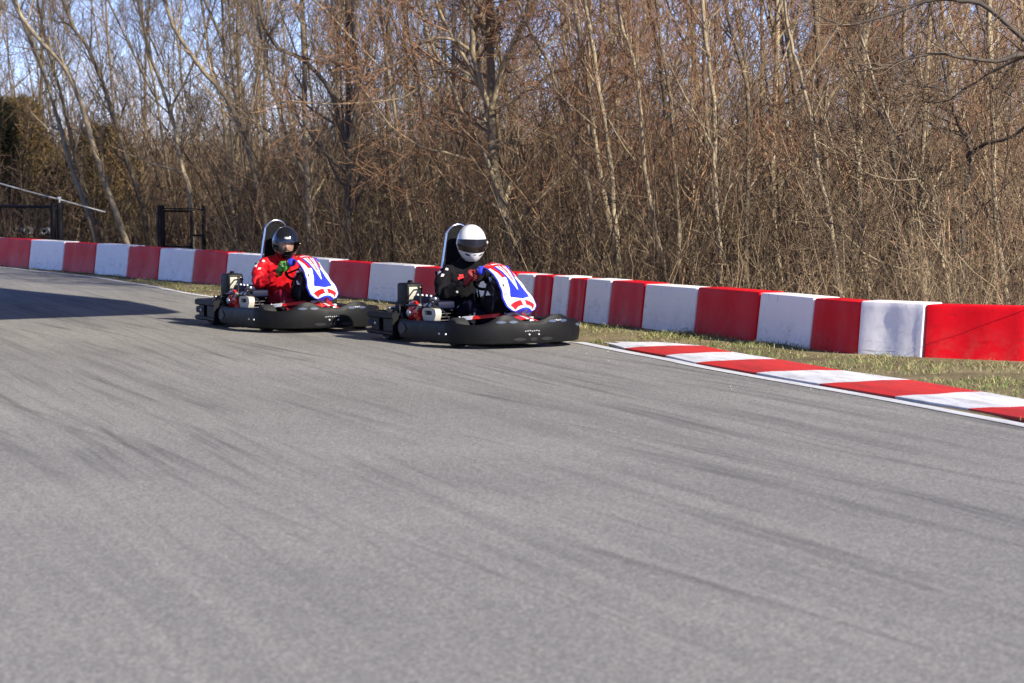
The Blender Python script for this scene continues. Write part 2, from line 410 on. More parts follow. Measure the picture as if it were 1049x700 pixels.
# kerb: a ramped concrete kerb, alternately painted; near edge/far edge taken as ground points
near_px = [(618, 351.5), (640.5, 358.6), (682, 366), (713, 373.4), (775, 384), (839.6, 395.6), (917, 408.5), (992, 421), (1075, 436)]
near_e = [G(*p) for p in near_px]
for k in range(3): near_e.append(near_e[-1]+(near_e[-1]-near_e[-2]).normalized()*0.86)
far_px = [(628, 350.2), (721.5, 354.5), (752.5, 361), (798, 368.2), (866, 380), (935, 389.5), (1008, 401.6), (1090, 416)]
far_e = [G(x, y, 0.045) for x, y in far_px]
far_e[0] = G(628, 349.5, 0.02)
while len(far_e) < len(near_e):
    i = len(far_e); far_e.append(near_e[i]+(far_e[-1]-near_e[i-1]))
mb = MB()
prof = [(0.0, -0.02), (0.0, 0.012), (0.08, 0.032), (0.16, 0.046), (0.55, 0.050), (0.97, 0.044), (1.0, -0.02)]
for s in range(len(near_e)-1):
    K = 6
    def kp(u, v, s=s):
        q = s+u; i = min(int(q), len(near_e)-2); t = q-i
        a = near_e[i].lerp(near_e[i+1], t); b = far_e[i].lerp(far_e[i+1], t)
        a = Vector((a.x, a.y, 0)); b = Vector((b.x, b.y, 0))
        f = v*(len(prof)-1); j = min(int(f), len(prof)-2); g = f-j
        pu = prof[j][0]+(prof[j+1][0]-prof[j][0])*g; pz = prof[j][1]+(prof[j+1][1]-prof[j][1])*g
        # near part of every stripe boundary is skewed, as painted over the ramp
        sk = max(0, 0.2-pu)/0.2*0.0
        fade = min(1, q/0.7+0.25)
        back = (near_e[i]-near_e[i+1]).normalized()*-0.24
        kk_ = a+(b-a).normalized()*0.14+back
        kk_ = Vector((kk_.x, kk_.y, 0))
        p = a.lerp(kk_, pu/0.16) if pu < 0.16 else kk_.lerp(b, (pu-0.16)/0.84); p.z = pz*fade+0.004+0.0015*noise.noise(p*9)
        return p
    mb.grid(kp, K, len(prof)-1, mi=s % 2)
tag(mb.build('kerb', [M_KW, M_KR], smooth=True), kind='structure')

# ------------------------------------------------------------------ barrier blocks
bx = [(-104, 264.4, 'r'), (-71, 266.8, 'w'), (-38, 269.3, 'r'), (-5, 272, 'w')]
seq = [(-104, 264.2), (-71, 266.6), (-38, 269.2), (-5, 272), (29, 275), (63.2, 278), (96, 281), (129, 284.3), (161, 287.3), (196, 290.7), (230, 294), (263, 297.3), (296, 300.7),
       (334, 304.9), (375.4, 309.6), (421, 314.7), (461, 319), (500, 322.8), (525, 325.2), (543, 327), (562, 329), (579, 331), (596, 333), (621.4, 336), (655.8, 340.5),
       (709.3, 346.5), (773, 354), (828, 361.5), (876.7, 367.5), (944.4, 371.5), (1064, 376), (1172, 380), (1280, 383.5)]
pts = [G(*p) for p in seq]
BH = 0.475
def block(i, a, b, red, last=False):
    """one moulded barrier block between ground points a and b (front foot line)"""
    d = b-a; L = d.length; t = d.normalized(); nb = Vector((-t.y, t.x, 0))   # nb points away from the road
    c = (a+b)/2; rz = math.atan2(t.y, t.x)
    mb = MB(); D0, D1, lean = 0.40, 0.27, 0.055
    h = BH*(1+0.012*math.sin(i*2.3)); g = 0.004
    nu, nv = 14, 8
    g = 0.009; x0, x1 = -L/2+g, L/2-g
    rnd = 0.14 if last else 0.018
    def ring(z):
        # closed outline at height z in local coords (x along, y away from road)
        f = z/h; yf = lean*f; yb = D0-(D0-D1-lean)*f
        out = []
        def arc(cx, cy, r, a0, a1, k):
            for q in range(k+1):
                an = a0+(a1-a0)*q/k; out.append((cx+r*math.cos(an), cy+r*math.sin(an)))
        r0 = 0.016; rr = rnd
        arc(x0+r0, yf+r0, r0, math.pi, 1.5*math.pi, 4)
        for q in range(1, 12): out.append((x0+r0+(x1-rr-x0-r0)*q/12, yf+0.014*math.sin(math.pi*q/12)*math.sin(math.pi*min(1, f*1.1))+0.004*math.sin(i+q)))
        arc(x1-rr, yf+rr, rr, 1.5*math.pi, 2*math.pi, 6)
        arc(x1-r0, yb-r0, r0, 0, 0.5*math.pi, 4)
        arc(x0+r0, yb-r0, r0, 0.5*math.pi, math.pi, 4)
        return out
    zs = [0, 0.02, 0.05, 0.12, 0.22, 0.32, h-0.05, h-0.012, h-0.004, h]
    vs = []
    for z in zs:
        ins = 0
        if z > h-0.012: ins = 0.011*(1-math.sqrt(max(0, 1-((z-(h-0.012))/0.012)**2)))
        rg = ring(z); cx = sum(p[0] for p in rg)/len(rg); cy = sum(p[1] for p in rg)/len(rg)
        for (x, y) in rg:
            sx = (1 if x > cx else -1); sy = (1 if y > cy else -1)
            wx = min(1, abs(x-cx)/(L/2)); 
            vs.append((x-sx*ins*wx, y-sy*ins, z))
    K = len(ring(0)); fs = []
    for j in range(len(zs)-1):
        for q in range(K): fs.append((j*K+q, j*K+(q+1) % K, (j+1)*K+(q+1) % K, (j+1)*K+q))
    fs.append(tuple((len(zs)-1)*K+q for q in range(K)))
    fs.append(tuple(range(K-1, -1, -1)))
    mb.add(vs, fs)
    o = mb.build('barrier_block', M_BR if red else M_BW, smooth=True)
    o.location = (a.x+b.x)/2, (a.y+b.y)/2, 0.0
    o.rotation_euler = (0, 0, rz)
    return o
# local y must point away from the road: travel is towards the camera, so +y local (left of travel) is away from the road
ordw = ['first', 'second', 'third', 'fourth', 'fifth', 'sixth', 'seventh', 'eighth', 'ninth', 'tenth', 'eleventh', 'twelfth', 'thirteenth', 'fourteenth', 'fifteenth', 'sixteenth']
special = {29: 'large bright sunlit red barrier block with rounded end at the right edge of the photo',
           28: 'white barrier block bulging beside the sunlit red block at the right end of the row',
           27: 'narrow dull red barrier block left of the bulging white block near the right end',
           25: 'wide deep red barrier block behind the kerb where its second red stripe lies',
           24: 'wide scuffed white barrier block above the start of the red and white kerb',
           23: 'faded red barrier block behind the grass just right of the leading kart',
           22: 'narrow white barrier block with black scrapes along its foot, right of the leading kart',
           14: 'pale barrier block right behind the leading kart\'s engine and airbox',
           13: 'wide red barrier block in the gap between the two karts',
           10: 'white barrier block directly behind the airbox of the following kart',
           4: 'white barrier block in front of the black fence post pair at far left',
           3: 'red barrier block cut by the left edge of the photo',
           8: 'white barrier block in front of the small black gate'}
blocks = []
nr = nw = 0
for i in range(len(pts)-1):
    red = (i % 2 == 1)
    o = block(i, pts[i], pts[i+1], red, last=(i == 29))
    if red: nr += 1; k = nr
    else: nw += 1; k = nw
    vis_r = (i-3)//2; vis_w = (i-4)//2
    if i in special: lab = special[i]
    elif i < 3 or i > 29: lab = '%s barrier block of the row %s, outside the photo' % ('red' if red else 'white', ['', ''][0]+('beyond the left edge, %s' % ordw[i] if i < 3 else 'beyond the right edge, %s' % ordw[i-30]))
    else: lab = '%s plastic barrier block, %s %s one counted from the left edge of the photo' % ('red' if red else 'white', ordw[vis_r if red else vis_w], 'red' if red else 'white')
    tag(o, lab, 'barrier block', 'red and white barrier blocks along the track')
    blocks.append(o)

# ------------------------------------------------------------------ karts
K_BLACK = mat('kart_plastic', (0.0042, 0.0042, 0.0046), 0.5, var=0.35, scale=14, bump=0.12, bscale=160, col2=(0.006, 0.006, 0.0065), spec=0.17)
K_RECESS = mat('kart_recess', (0.006, 0.006, 0.008), 0.6)
K_BLUEGREY = mat('slot_insert', (0.055, 0.07, 0.11), 0.3)
K_STEEL = mat('bright_steel', (0.72, 0.74, 0.78), 0.18, metal=1.0)
K_BOLT = mat('bolt_zinc', (0.75, 0.75, 0.75), 0.35, metal=0.6)
K_RUB = mat('tyre_rubber', (0.014, 0.014, 0.014), 0.75, bump=0.2)
K_ALU = mat('cast_aluminium', (0.42, 0.42, 0.43), 0.42, metal=0.8, bump=0.2)
K_DARKM = mat('dark_metal', (0.03, 0.03, 0.034), 0.38, metal=0.5, bump=0.2)
K_RED = mat('gloss_red', (0.62, 0.012, 0.014), 0.25, coat=0.5, var=0.1)
K_WHITE = mat('gloss_white', (0.80, 0.80, 0.81), 0.25, coat=0.5, var=0.04)
K_BLUE = mat('gloss_blue', (0.022, 0.035, 0.42), 0.25, coat=0.5, var=0.1)
K_CREAM = mat('cream_plastic', (0.44, 0.41, 0.34), 0.4, var=0.08)
K_PAD = mat('pad_vinyl', (0.005, 0.005, 0.006), 0.7, spec=0.12, bump=0.3, bscale=40)
K_NAVY = mat('navy_plastic', (0.005, 0.007, 0.026), 0.6, spec=0.2)
K_GREY = mat('grey_panel', (0.30, 0.31, 0.30), 0.5)

def path_front(t):
    """outline of side pods + front bumper, t 0..1 from right-rear round the nose to left-rear; returns (x,y),(nx,ny)"""
    W, X1, X0, r = 0.660, 0.95, -0.42, 0.40
    A = (X1-r-X0); B = math.pi*r/2; C = 2*(W-r); Lt = 2*A+2*B+C; s = t*Lt
    if s < A: x, y, a = X0+s, -W, -90
    elif s < A+B: q = (s-A)/B; a = -90+90*q; x = X1-r+r*math.cos(R(a)); y = -W+r+r*math.sin(R(a))
    elif s < A+B+C: x, y, a = X1, -W+r+(s-A-B), 0
    elif s < A+2*B+C: q = (s-A-B-C)/B; a = 90*q; x = X1-r+r*math.cos(R(a)); y = W-r+r*math.sin(R(a))
    else: x, y, a = X1-r-(s-A-2*B-C), W, 90
    n = (math.cos(R(a)), math.sin(R(a)))
    # nose bulge
    x += 0.03*math.exp(-(y/0.3)**2)*(1 if abs(a) < 60 else 0)*max(0, math.cos(R(a)))
    # tuck the tail of the pods inward
    for e in (t, 1-t):
        if e < 0.05: y *= 1-0.10*((0.05-e)/0.05)**2
    return (x, y), n
def top_front(t):
    u = abs(t-0.5)      # 0 at the nose
    z = 0.232
    z += 0.068*math.exp(-(abs(u-0.072)/0.036)**2.4)
    z -= 0.018*math.exp(-((u-0.15)/0.05)**2)
    z += 0.012*math.exp(-(u/0.02)**2)
    z -= 0.02*math.exp(-((u-0.42)/0.08)**2)
    return z
def front_surf(t, z, off=0.0):
    (x, y), n = path_front(t); top = top_front(t)
    f = (z-0.045)/(top-0.045)
    o = 0.013*math.sin(math.pi*min(1, max(0, f)))-0.05*max(0, f-0.88)*1.2+off
    return Vector((x+n[0]*o, y+n[1]*o, z))
def band(mb, pathf, t0, t1, prof, nseg, mi=0):
    """prof(t) -> list of (offset outward, z); closed section swept"""
    rows = []
    for i in range(nseg+1):
        t = t0+(t1-t0)*i/nseg; (x, y), n = pathf(t)
        rows.append([Vector((x+n[0]*o, y+n[1]*o, z)) for o, z in prof(t)])
    k = len(rows[0]); vs = [p for r in rows for p in r]
    fs = [(i*k+j, i*k+(j+1) % k, (i+1)*k+(j+1) % k, (i+1)*k+j) for i in range(nseg) for j in range(k)]
    fs.append(tuple(range(k-1, -1, -1))); fs.append(tuple(nseg*k+j for j in range(k)))
    mb.add(vs, fs, mi)
def lens_patch(mb, tc, zc, wt, hz, off, mi=0, surf=None, flat=False):
    """raised/inset lens shaped patch on the bumper, half width wt (in t), half height hz"""
    surf = surf or front_surf; n = 12; vs = []
    for i in range(n+1):
        u = -1+2*i/n; hh = hz*(1-abs(u)**2.2) if not flat else hz
        for sgn in (-1, 1): vs.append(surf(tc+wt*u, zc+sgn*hh, off))
    for i in range(n+1):
        u = -1+2*i/n; hh = hz*(1-abs(u)**2.2) if not flat else hz
        for sgn in (-1, 1): vs.append(surf(tc+wt*u, zc+sgn*hh, off-0.03))
    m = 2*(n+1); fs = []
    for i in range(n):
        a = 2*i; fs.append((a, a+2, a+3, a+1)); fs.append((m+a, m+a+1, m+a+3, m+a+2))
        fs.append((a, m+a, m+a+2, a+2)); fs.append((a+1, a+3, m+a+3, m+a+1))
    mb.add(vs, fs, mi)
def path_rear(t):
    W, X0, Xe, r = 0.685, -1.03, -0.40, 0.14
    A = (Xe-(X0+r)); B = math.pi*r/2; C = 2*(W-r); Lt = 2*A+2*B+C; s = t*Lt
    if s < A: x, y, a = Xe-s, -W, -90
    elif s < A+B: q = (s-A)/B; a = -90-90*q; x = X0+r+r*math.cos(R(a)); y = -W+r+r*math.sin(R(a))
    elif s < A+B+C: x, y, a = X0, -W+r+(s-A-B), 180
    elif s < A+2*B+C: q = (s-A-B-C)/B; a = 180-90*q; x = X0+r+r*math.cos(R(a)); y = W-r+r*math.sin(R(a))
    else: x, y, a = X0+r+(s-A-2*B-C), W, 90
    return (x, y), (math.cos(R(a)), math.sin(R(a)))
def bolt(mb, p, n, r=0.011, l=0.012, mi=0):
    n = Vector(n).normalized(); p = Vector(p)
    mb.tube([p-n*0.005, p+n*l*0.6, p+n*l], [r, r, r*0.6], 8, mi)

def nassau_mat_index(u, v):
    s = abs(u)   # 0 centre .. 1 edge ; v 0 foot .. 1 top ; 0 white 1 red 2 blue 3 dark
    if s > 0.91: return 2
    if v < 0.05: return 2
    if v > 0.83: return 1 if not (0.875 < v < 0.92 and -0.5 < u < 0.35) else 0
    if 0.12 < v+0.09*s*s < 0.235 and 0.10 < s < 0.78: return 1
    if v < 0.25: return 0
    wedge = (v-0.40)/0.60*0.62
    if s < wedge:
        q = s/max(wedge, 1e-3)
        if wedge < 0.11 or q > 0.80: return 0
        return 1 if (q < 0.22 or 0.45 < q < 0.68) else 0
    outer = 0.58 if v < 0.34 else max(0.24, 0.58-0.8*(v-0.34))
    if v > 0.45: outer = max(wedge+0.16, outer)
    if v > 0.25+0.1*s and s < outer: return 2
    if v > 0.62 and s < outer+0.20: return 1
    # small sponsor marks on the white margins
    if u < 0 and 0.50 < v < 0.54 and 0.70 < s < 0.80: return 3
    if u < 0 and 0.37 < v < 0.40 and 0.70 < s < 0.86 and int(v*200+s*60) % 2: return 3
    if u > 0 and 0.40 < v < 0.45 and 0.74 < s < 0.82: return 3
    return 0

def make_kart():
    root = empty('racing_kart')
    # --- chassis
    mb = MB()
    for s in (-1, 1):
        mb.tube([(-0.85, s*0.30, 0.11), (-0.2, s*0.34, 0.08), (0.35, s*0.30, 0.075), (0.80, s*0.16, 0.09)], 0.016, 8)
        mb.tube([(-0.30, s*0.34, 0.08), (-0.30, s*0.60, 0.11), (0.35, s*0.60, 0.11), (0.38, s*0.30, 0.08)], 0.013, 8)
    mb.tube([(0.80, -0.16, 0.09), (0.80, 0.16, 0.09)], 0.014, 8); mb.tube([(-0.85, -0.30, 0.11), (-0.85, 0.30, 0.11)], 0.016, 8)
    mb.tube([(0.50, -0.50, 0.12), (0.50, 0.50, 0.12)], 0.012, 8)
    mb.build('chassis_frame', K_DARKM, root, smooth=True)
    mb = MB(); mb.box((0.22, 0, 0.062), (1.0, 0.60, 0.008)); mb.build('floor_tray', K_DARKM, root)
    mb = MB(); mb.tube([(-0.66, -0.56, 0.14), (-0.66, 0.56, 0.14)], 0.018, 10); mb.build('rear_axle', K_STEEL, root, smooth=True)
    # --- wheels
    for x, y, r, wd in ((0.52, -0.50, 0.130, 0.13), (0.52, 0.50, 0.130, 0.13), (-0.66, -0.52, 0.142, 0.19), (-0.66, 0.52, 0.142, 0.19)):
        wh = MB(); h = wd/2
        wh.lathe([(r*0.55, -h*0.8), (r*0.62, -h), (r*0.9, -h*0.98), (r, -h*0.72), (r, h*0.72), (r*0.9, h*0.98), (r*0.62, h), (r*0.55, h*0.8)], (x, y, r+0.004), 'Y', 28)
        wo = wh.build('wheel', K_RUB, root, smooth=True)
        rm = MB(); rm.lathe([(0.02, -h*0.5), (r*0.5, -h*0.5), (r*0.56, -h*0.85), (r*0.56, h*0.85), (r*0.5, h*0.5), (0.02, h*0.5)], (x, y, r+0.004), 'Y', 24)
        rm.build('rim', K_ALU, wo, smooth=True)
    # --- side and front bumper
    mb = MB()
    def prof(t):
        top = top_front(t); z0 = 0.045; H = top-z0; pr = []
        for f in (0.0, 0.04, 0.08, 0.25, 0.45, 0.65, 0.8, 0.88, 0.92, 0.96, 1.0):
            o = 0.013*abs(math.sin(math.pi*min(1, f)))-0.05*max(0, f-0.88)*1.2-(0.012 if f == 0 else 0)
            pr.append((o, z0+H*f))
        pr += [(-0.05, top-0.004), (-0.10, top-0.016), (-0.115, top-0.06), (-0.09, 0.06), (-0.03, 0.045)]
        return pr
    band(mb, path_front, 0.0, 1.0, prof, 120)
    bump = mb.build('side_and_front_bumper', K_BLACK, root, smooth=True)
    for tc, wt, hz, z in ((0.446, 0.013, 0.012, 0.238), (0.415, 0.013, 0.012, 0.238), (0.554, 0.013, 0.012, 0.238), (0.585, 0.013, 0.012, 0.238), (0.655, 0.02, 0.013, 0.19)):
        sl = MB(); lens_patch(sl, tc, z, wt, hz, 0.005); sl.build('bumper_slot', K_BLUEGREY, bump, smooth=True)
    for tc, wt in ((0.463, 0.018), (0.500, 0.011), (0.537, 0.018)): 
        vt = MB(); lens_patch(vt, tc, 0.084, wt, 0.016, 0.005); vt.build('bumper_vent', K_RECESS, bump, smooth=True)
    # dished rear end of the pod: dark oval recess with rim
    for tc in (0.045, 0.955):
        rc = MB(); lens_patch(rc, tc, 0.135, 0.030, 0.052, 0.006); rc.build('pod_recess', K_RECESS, bump, smooth=True)
    # small pale sponsor mark on the front
    lg = MB()
    for k in range(5): lens_patch(lg, 0.560+k*0.0055, 0.243+0.003*(k % 2), 0.0022, 0.006, 0.002, flat=True)
    lg.build('bumper_logo', K_GREY, bump); lg = MB()
    for k in range(7): lens_patch(lg, 0.478+k*0.006, 0.155+0.002*(k % 3), 0.0018, 0.004, 0.0015, flat=True)
    lg.build('bumper_logo', K_GREY, bump)
    for tc in (0.487, 0.513, 0.245, 0.275, 0.725, 0.755):
        bo = MB(); n = path_front(tc)[1]; bolt(bo, front_surf(tc, 0.125), (n[0], n[1], 0), 0.010); bo.build('bolt', K_BOLT, bump, smooth=True)
    # --- rear bumper: upper and lower rails, recessed web, flush pillars
    mb = MB()
    def rail(zb, zt, dep, rnd=0.012):
        return lambda t: [(0-rnd, zb), (0, zb+rnd), (0, zt-rnd), (-rnd, zt), (-dep, zt), (-dep, zb)]
    band(mb, path_rear, 0.0, 1.0, rail(0.205, 0.262, 0.11), 80)
    band(mb, path_rear, 0.0, 1.0, rail(0.055, 0.098, 0.09), 80)
    for t0, t1 in ((0.0, 0.075), (0.11, 0.155), (0.27, 0.36), (0.64, 0.73), (0.845, 0.89), (0.925, 1.0)):
        band(mb, path_rear, t0, t1, lambda t: [(-0.004, 0.097), (-0.004, 0.206), (-0.05, 0.206), (-0.05, 0.097)], 8)
    rb = mb.build('rear_bumper', K_BLACK, root, smooth=True)
    mb = MB(); band(mb, path_rear, 0.002, 0.998, lambda t: [(-0.045, 0.09), (-0.045, 0.21), (-0.06, 0.21), (-0.06, 0.09)], 60)
    mb.build('recessed_web', K_RECESS, rb)
    for t0, t1 in ((0.165, 0.262), (0.738, 0.835)):
        mb = MB(); band(mb, path_rear, t0, t1, lambda t: [(-0.018, 0.125), (-0.012, 0.165), (-0.018, 0.185), (-0.044, 0.185), (-0.044, 0.125)], 16)
        mb.build('reflector_strip', K_NAVY, rb, smooth=True)
    for tc in (0.135, 0.865):
        (x, y), n = path_rear(tc); bo = MB(); bolt(bo, (x, y, 0.16), (n[0], n[1], 0), 0.012); bo.build('bolt', K_BOLT, rb, smooth=True)
    # --- pod decals (red and white wedges inside the side pods) and coloured nose
    for s in (-1, 1):
        mb = MB()
        def pd(u, v, s=s):
            c = Vector((0.24+0.36*u, s*(0.30-0.18*u), 0.235+0.045*u)); wd = 0.045*math.sin(math.pi*(0.12+0.8*u))
            return c+Vector((0.35*wd*(v-0.5)*2, s*wd*(v-0.5)*2, 0.012*math.sin(math.pi*v)-0.02*(v > 0.9)))
        mb.grid(pd, 20, 6, mi=lambda u, v: 0 if u < 0.42-0.1*v else 1)
        mb.build('pod_top_panel', [K_WHITE, K_RED], root, smooth=True, solid=0.006)
    mb = MB()
    def nz(u, v):
        y = -0.13+0.26*u; x = 0.62+0.26*v; z = 0.285-0.04*v+0.03*math.cos((u-0.5)*math.pi)-0.02
        return Vector((x, y, z))
    mb.grid(nz, 20, 10, mi=lambda u, v: (0 if abs(u-0.5) < 0.06 or (v < 0.35 and abs(u-0.5) < 0.3) else 1))
    mb.build('nose_panel', [K_WHITE, K_RED], root, smooth=True, solid=0.006)
    # --- seat
    mb = MB()
    def seat(u, v):
        # u across 0..1, v along from front lip over base up the back
        a = (u-0.5)*2
        cl = [(0.05, 0.13), (-0.10, 0.075), (-0.28, 0.075), (-0.41, 0.16), (-0.47, 0.33), (-0.53, 0.52), (-0.57, 0.62)]
        f = v*(len(cl)-1); j = min(int(f), len(cl)-2); g = f-j
        x = cl[j][0]+(cl[j+1][0]-cl[j][0])*g; z = cl[j][1]+(cl[j+1][1]-cl[j][1])*g
        wv = 0.19+0.02*math.sin(math.pi*v); side = abs(a)**4
        return Vector((x+0.10*side*(1 if v > 0.4 else 0.2), a*wv, z+0.13*side*(1-max(0, v-0.55)*1.9)))
    mb.grid(seat, 16, 24)
    mb.build('seat', K_PAD, root, smooth=True, solid=0.012)
    # --- roll hoop with padded headrest
    mb = MB(); hp = []
    hw = 0.112
    hp.append((-0.38, -hw-0.10, 0.36)); hp.append((-0.41, -hw-0.055, 0.62))
    for k in range(13):
        a = math.pi-math.pi*k/12; hp.append((-0.41+0.02*math.sin(a), hw*math.cos(a), 0.965+0.105*math.sin(a)))
    hp.append((-0.41, hw+0.055, 0.62)); hp.append((-0.38, hw+0.10, 0.36))
    hp2 = catmull([Vector(p) for p in hp], 4)
    mb.tube(hp2, 0.0125, 10)
    mb.tube([(-0.62, -0.18, 0.20), (-0.40, -hw-0.07, 0.55)], 0.010, 8); mb.tube([(-0.62, 0.18, 0.20), (-0.40, hw+0.07, 0.55)], 0.010, 8)
    mb.build('roll_hoop', K_STEEL, root, smooth=True)
    mb = MB()
    def hr(u, v):
        a = (u-0.5)*2; z = 0.60+0.45*v
        half = hw*(0.86+0.25*max(0, 0.96-z)/0.3) if z < 0.96 else hw*0.86*math.sqrt(max(0.02, 1-((z-0.96)/0.092)**2))
        return Vector((-0.42+0.005*v+0.015*(1-a*a), a*half, z))
    mb.grid(hr, 12, 20); mb.build('headrest', K_PAD, root, smooth=True, solid=0.03)
    # --- steering
    sc_ = Vector((0.20, 0, 0.60)); ax = Vector((-0.75, 0, 0.66)).normalized(); q = ax.to_track_quat('Z', 'X')
    mb = MB(); ring = []
    for k in range(28):
        a = 2*math.pi*k/28; ring.append(sc_+q@Vector((0.150*math.cos(a), 0.150*math.sin(a), 0)))
    mb.tube(ring, 0.014, 8, closed=True)
    for a in (0, 120, 240): mb.tube([sc_, sc_+q@Vector((0.145*math.cos(R(a)), 0.145*math.sin(R(a)), 0))], 0.009, 6)
    mb.build('steering_wheel', K_PAD, root, smooth=True)
    mb = MB(); mb.tube([sc_, (0.60, 0, 0.14)], 0.012, 8)
    mb.tube([(0.36, -0.12, 0.09), (0.30, -0.02, 0.47)], 0.011, 8); mb.tube([(0.36, 0.12, 0.09), (0.30, 0.02, 0.47)], 0.011, 8)
    mb.build('steering_column', K_STEEL, root, smooth=True)
    # nassau panel
    mb = MB()
    def ns_h(v):     # half width
        pr = [(0, 0.025), (0.03, 0.075), (0.10, 0.125), (0.2, 0.155), (0.32, 0.158), (0.5, 0.128), (0.65, 0.112), (0.82, 0.112), (0.93, 0.122), (1.0, 0.09)]
        for i in range(len(pr)-1):
            if pr[i][0] <= v <= pr[i+1][0]:
                g = (v-pr[i][0])/(pr[i+1][0]-pr[i][0]); g = g*g*(3-2*g); return pr[i][1]+(pr[i+1][1]-pr[i][1])*g
        return 0.1
    def ns(u, v):
        a = (u-0.5)*2; h = ns_h(v)
        cl = [(0.845, 0.325), (0.815, 0.365), (0.76, 0.425), (0.69, 0.495), (0.60, 0.575), (0.49, 0.648), (0.37, 0.700), (0.26, 0.716)]
        f = v*(len(cl)-1); j = min(int(f), len(cl)-2); g = f-j
        x = cl[j][0]+(cl[j+1][0]-cl[j][0])*g; z = cl[j][1]+(cl[j+1][1]-cl[j][1])*g
        bx_ = 0.055*(1-a*a)+0.0; 
        return Vector((x+bx_*0.75-0.03, a*h, z+bx_*0.65-0.02))
    mb.grid(ns, 76, 96, mi=lambda u, v: nassau_mat_index((u-0.5)*2, v))
    mb.build('front_number_panel', [K_WHITE, K_RED, K_BLUE, K_RECESS], root, smooth=True, solid=-0.006)
    for s in (-1, 1):
        mb = MB(); mb.lathe([(0.001, -0.035), (0.03, -0.032), (0.042, -0.01), (0.042, 0.02), (0.03, 0.034), (0.001, 0.036)], (0.265, s*0.125, 0.665), 'X', 16)
        mb.build('panel_cap', K_BLUE, root, smooth=True)
    # pedals, brake unit
    for s in (-1, 1):
        mb = MB(); mb.box((0.72, s*0.13, 0.20), (0.014, 0.07, 0.13), ry=R(-18)); mb.tube([(0.72, s*0.13, 0.08), (0.71, s*0.13, 0.2)], 0.008, 6)
        mb.build('pedal', K_ALU, root, bevel=0.003)
    mb = MB(); mb.box((0.30, -0.235, 0.25), (0.10, 0.012, 0.10), ry=R(12)); mb.build('heat_guard', K_GREY, root, bevel=0.004)
    mb = MB(); mb.tube([(0.10, -0.30, 0.10), (0.12, -0.31, 0.23), (0.22, -0.32, 0.245)], 0.009, 8); mb.build('side_bar', K_STEEL, root, smooth=True)
    # --- engine on the right hand side
    E = MB(); E.box((-0.22, -0.38, 0.255), (0.30, 0.20, 0.22), mi=0)
    for k in range(7): E.box((-0.05+0.0, -0.38, 0.18+0.03*k), (0.13, 0.22, 0.009), mi=0)
    E.box((-0.23, -0.36, 0.13), (0.34, 0.22, 0.03))
    E.build('engine_block', K_DARKM, root, bevel=0.006)
    mb = MB(); mb.lathe([(0.001, -0.03), (0.05, -0.03), (0.055, -0.022), (0.075, -0.02), (0.105, -0.01), (0.112, 0.01), (0.112, 0.05), (0.001, 0.05)], (-0.31, -0.52, 0.265), 'Y', 28)
    fan = mb.build('fan_cover', K_RED, root, smooth=True)
    for k in range(10):
        a = 2*math.pi*k/10; c = Vector((-0.31+0.078*math.cos(a), -0.542, 0.265+0.078*math.sin(a)))
        mb = MB(); mb.box(c, (0.010, 0.012, 0.035), ry=-a+R(90)); mb.build('cooling_slot', K_RECESS, fan)
    mb = MB(); mb.lathe([(0.001, -0.012), (0.032, -0.010), (0.034, 0.02), (0.001, 0.02)], (-0.31, -0.56, 0.265), 'Y', 16); mb.build('starter_hub', K_ALU, fan, smooth=True)
    # cream tank shield with an oval opening
    mb = MB(); out = []; inn = []
    n = 28
    for k in range(n):
        a = 2*math.pi*k/n; cx, cz = math.cos(a), math.sin(a)
        sq = lambda c: math.copysign(abs(c)**0.45, c)
        out.append((sq(cx)*0.13*(1.0-0.12*(cz < 0)), sq(cz)*0.062)); inn.append((sq(cx)*0.07-0.01, 0.018+sq(cz)*0.020))
    vs = [Vector((0.03+x, -0.535, 0.265+z)) for x, z in out]+[Vector((0.03+x, -0.535, 0.265+z)) for x, z in inn]
    vs += [v+Vector((0, 0.06, 0)) for v in vs]
    fs = []
    for k in range(n):
        k2 = (k+1) % n
        fs += [(k, k2, n+k2, n+k), (2*n+k, 3*n+k, 3*n+k2, 2*n+k2), (k, 2*n+k, 2*n+k2, k2), (n+k, n+k2, 3*n+k2, 3*n+k)]
    mb.add(vs, fs); mb.build('exhaust_shield', K_CREAM, root, smooth=True)
    mb = MB(); mb.box((0.03, -0.50, 0.27), (0.20, 0.02, 0.07)); mb.build('exhaust_muffler', K_RECESS, root, bevel=0.004)
    # dark engine top, tank
    mb = MB(); mb.box((-0.24, -0.37, 0.385), (0.32, 0.20, 0.075)); mb.box((-0.02, -0.37, 0.35), (0.16, 0.18, 0.07))
    tk = mb.build('engine_cowl', K_NAVY, root, bevel=0.018, seg=3)
    for k in range(5):
        mb = MB(); bolt(mb, (-0.36+0.085*k, -0.44, 0.424-0.018*(k > 3)), (0, -0.3, 1), 0.011, 0.014); mb.build('bolt', K_BOLT, tk, smooth=True)
    # carburettor pipes
    mb = MB()
    for k in range(4):
        x = -0.10+0.05*k
        mb.tube([(x, -0.46, 0.33), (x+0.02, -0.52, 0.345), (x+0.05, -0.50, 0.36+0.01*k)], 0.013, 8, mi=k % 2)
    mb.tube([(-0.47, -0.43, 0.32), (-0.44, -0.52, 0.30), (-0.36, -0.56, 0.335), (-0.20, -0.55, 0.345), (-0.08, -0.52, 0.33)], 0.010, 8, mi=1)
    mb.tube([(-0.18, -0.50, 0.33), (-0.15, -0.55, 0.31), (-0.11, -0.55, 0.35)], 0.017, 8, mi=0)
    mb.tube([(-0.46, -0.34, 0.47), (-0.40, -0.42, 0.50), (-0.28, -0.47, 0.47), (-0.20, -0.50, 0.41), (-0.16, -0.52, 0.34)], 0.008, 6, mi=1)
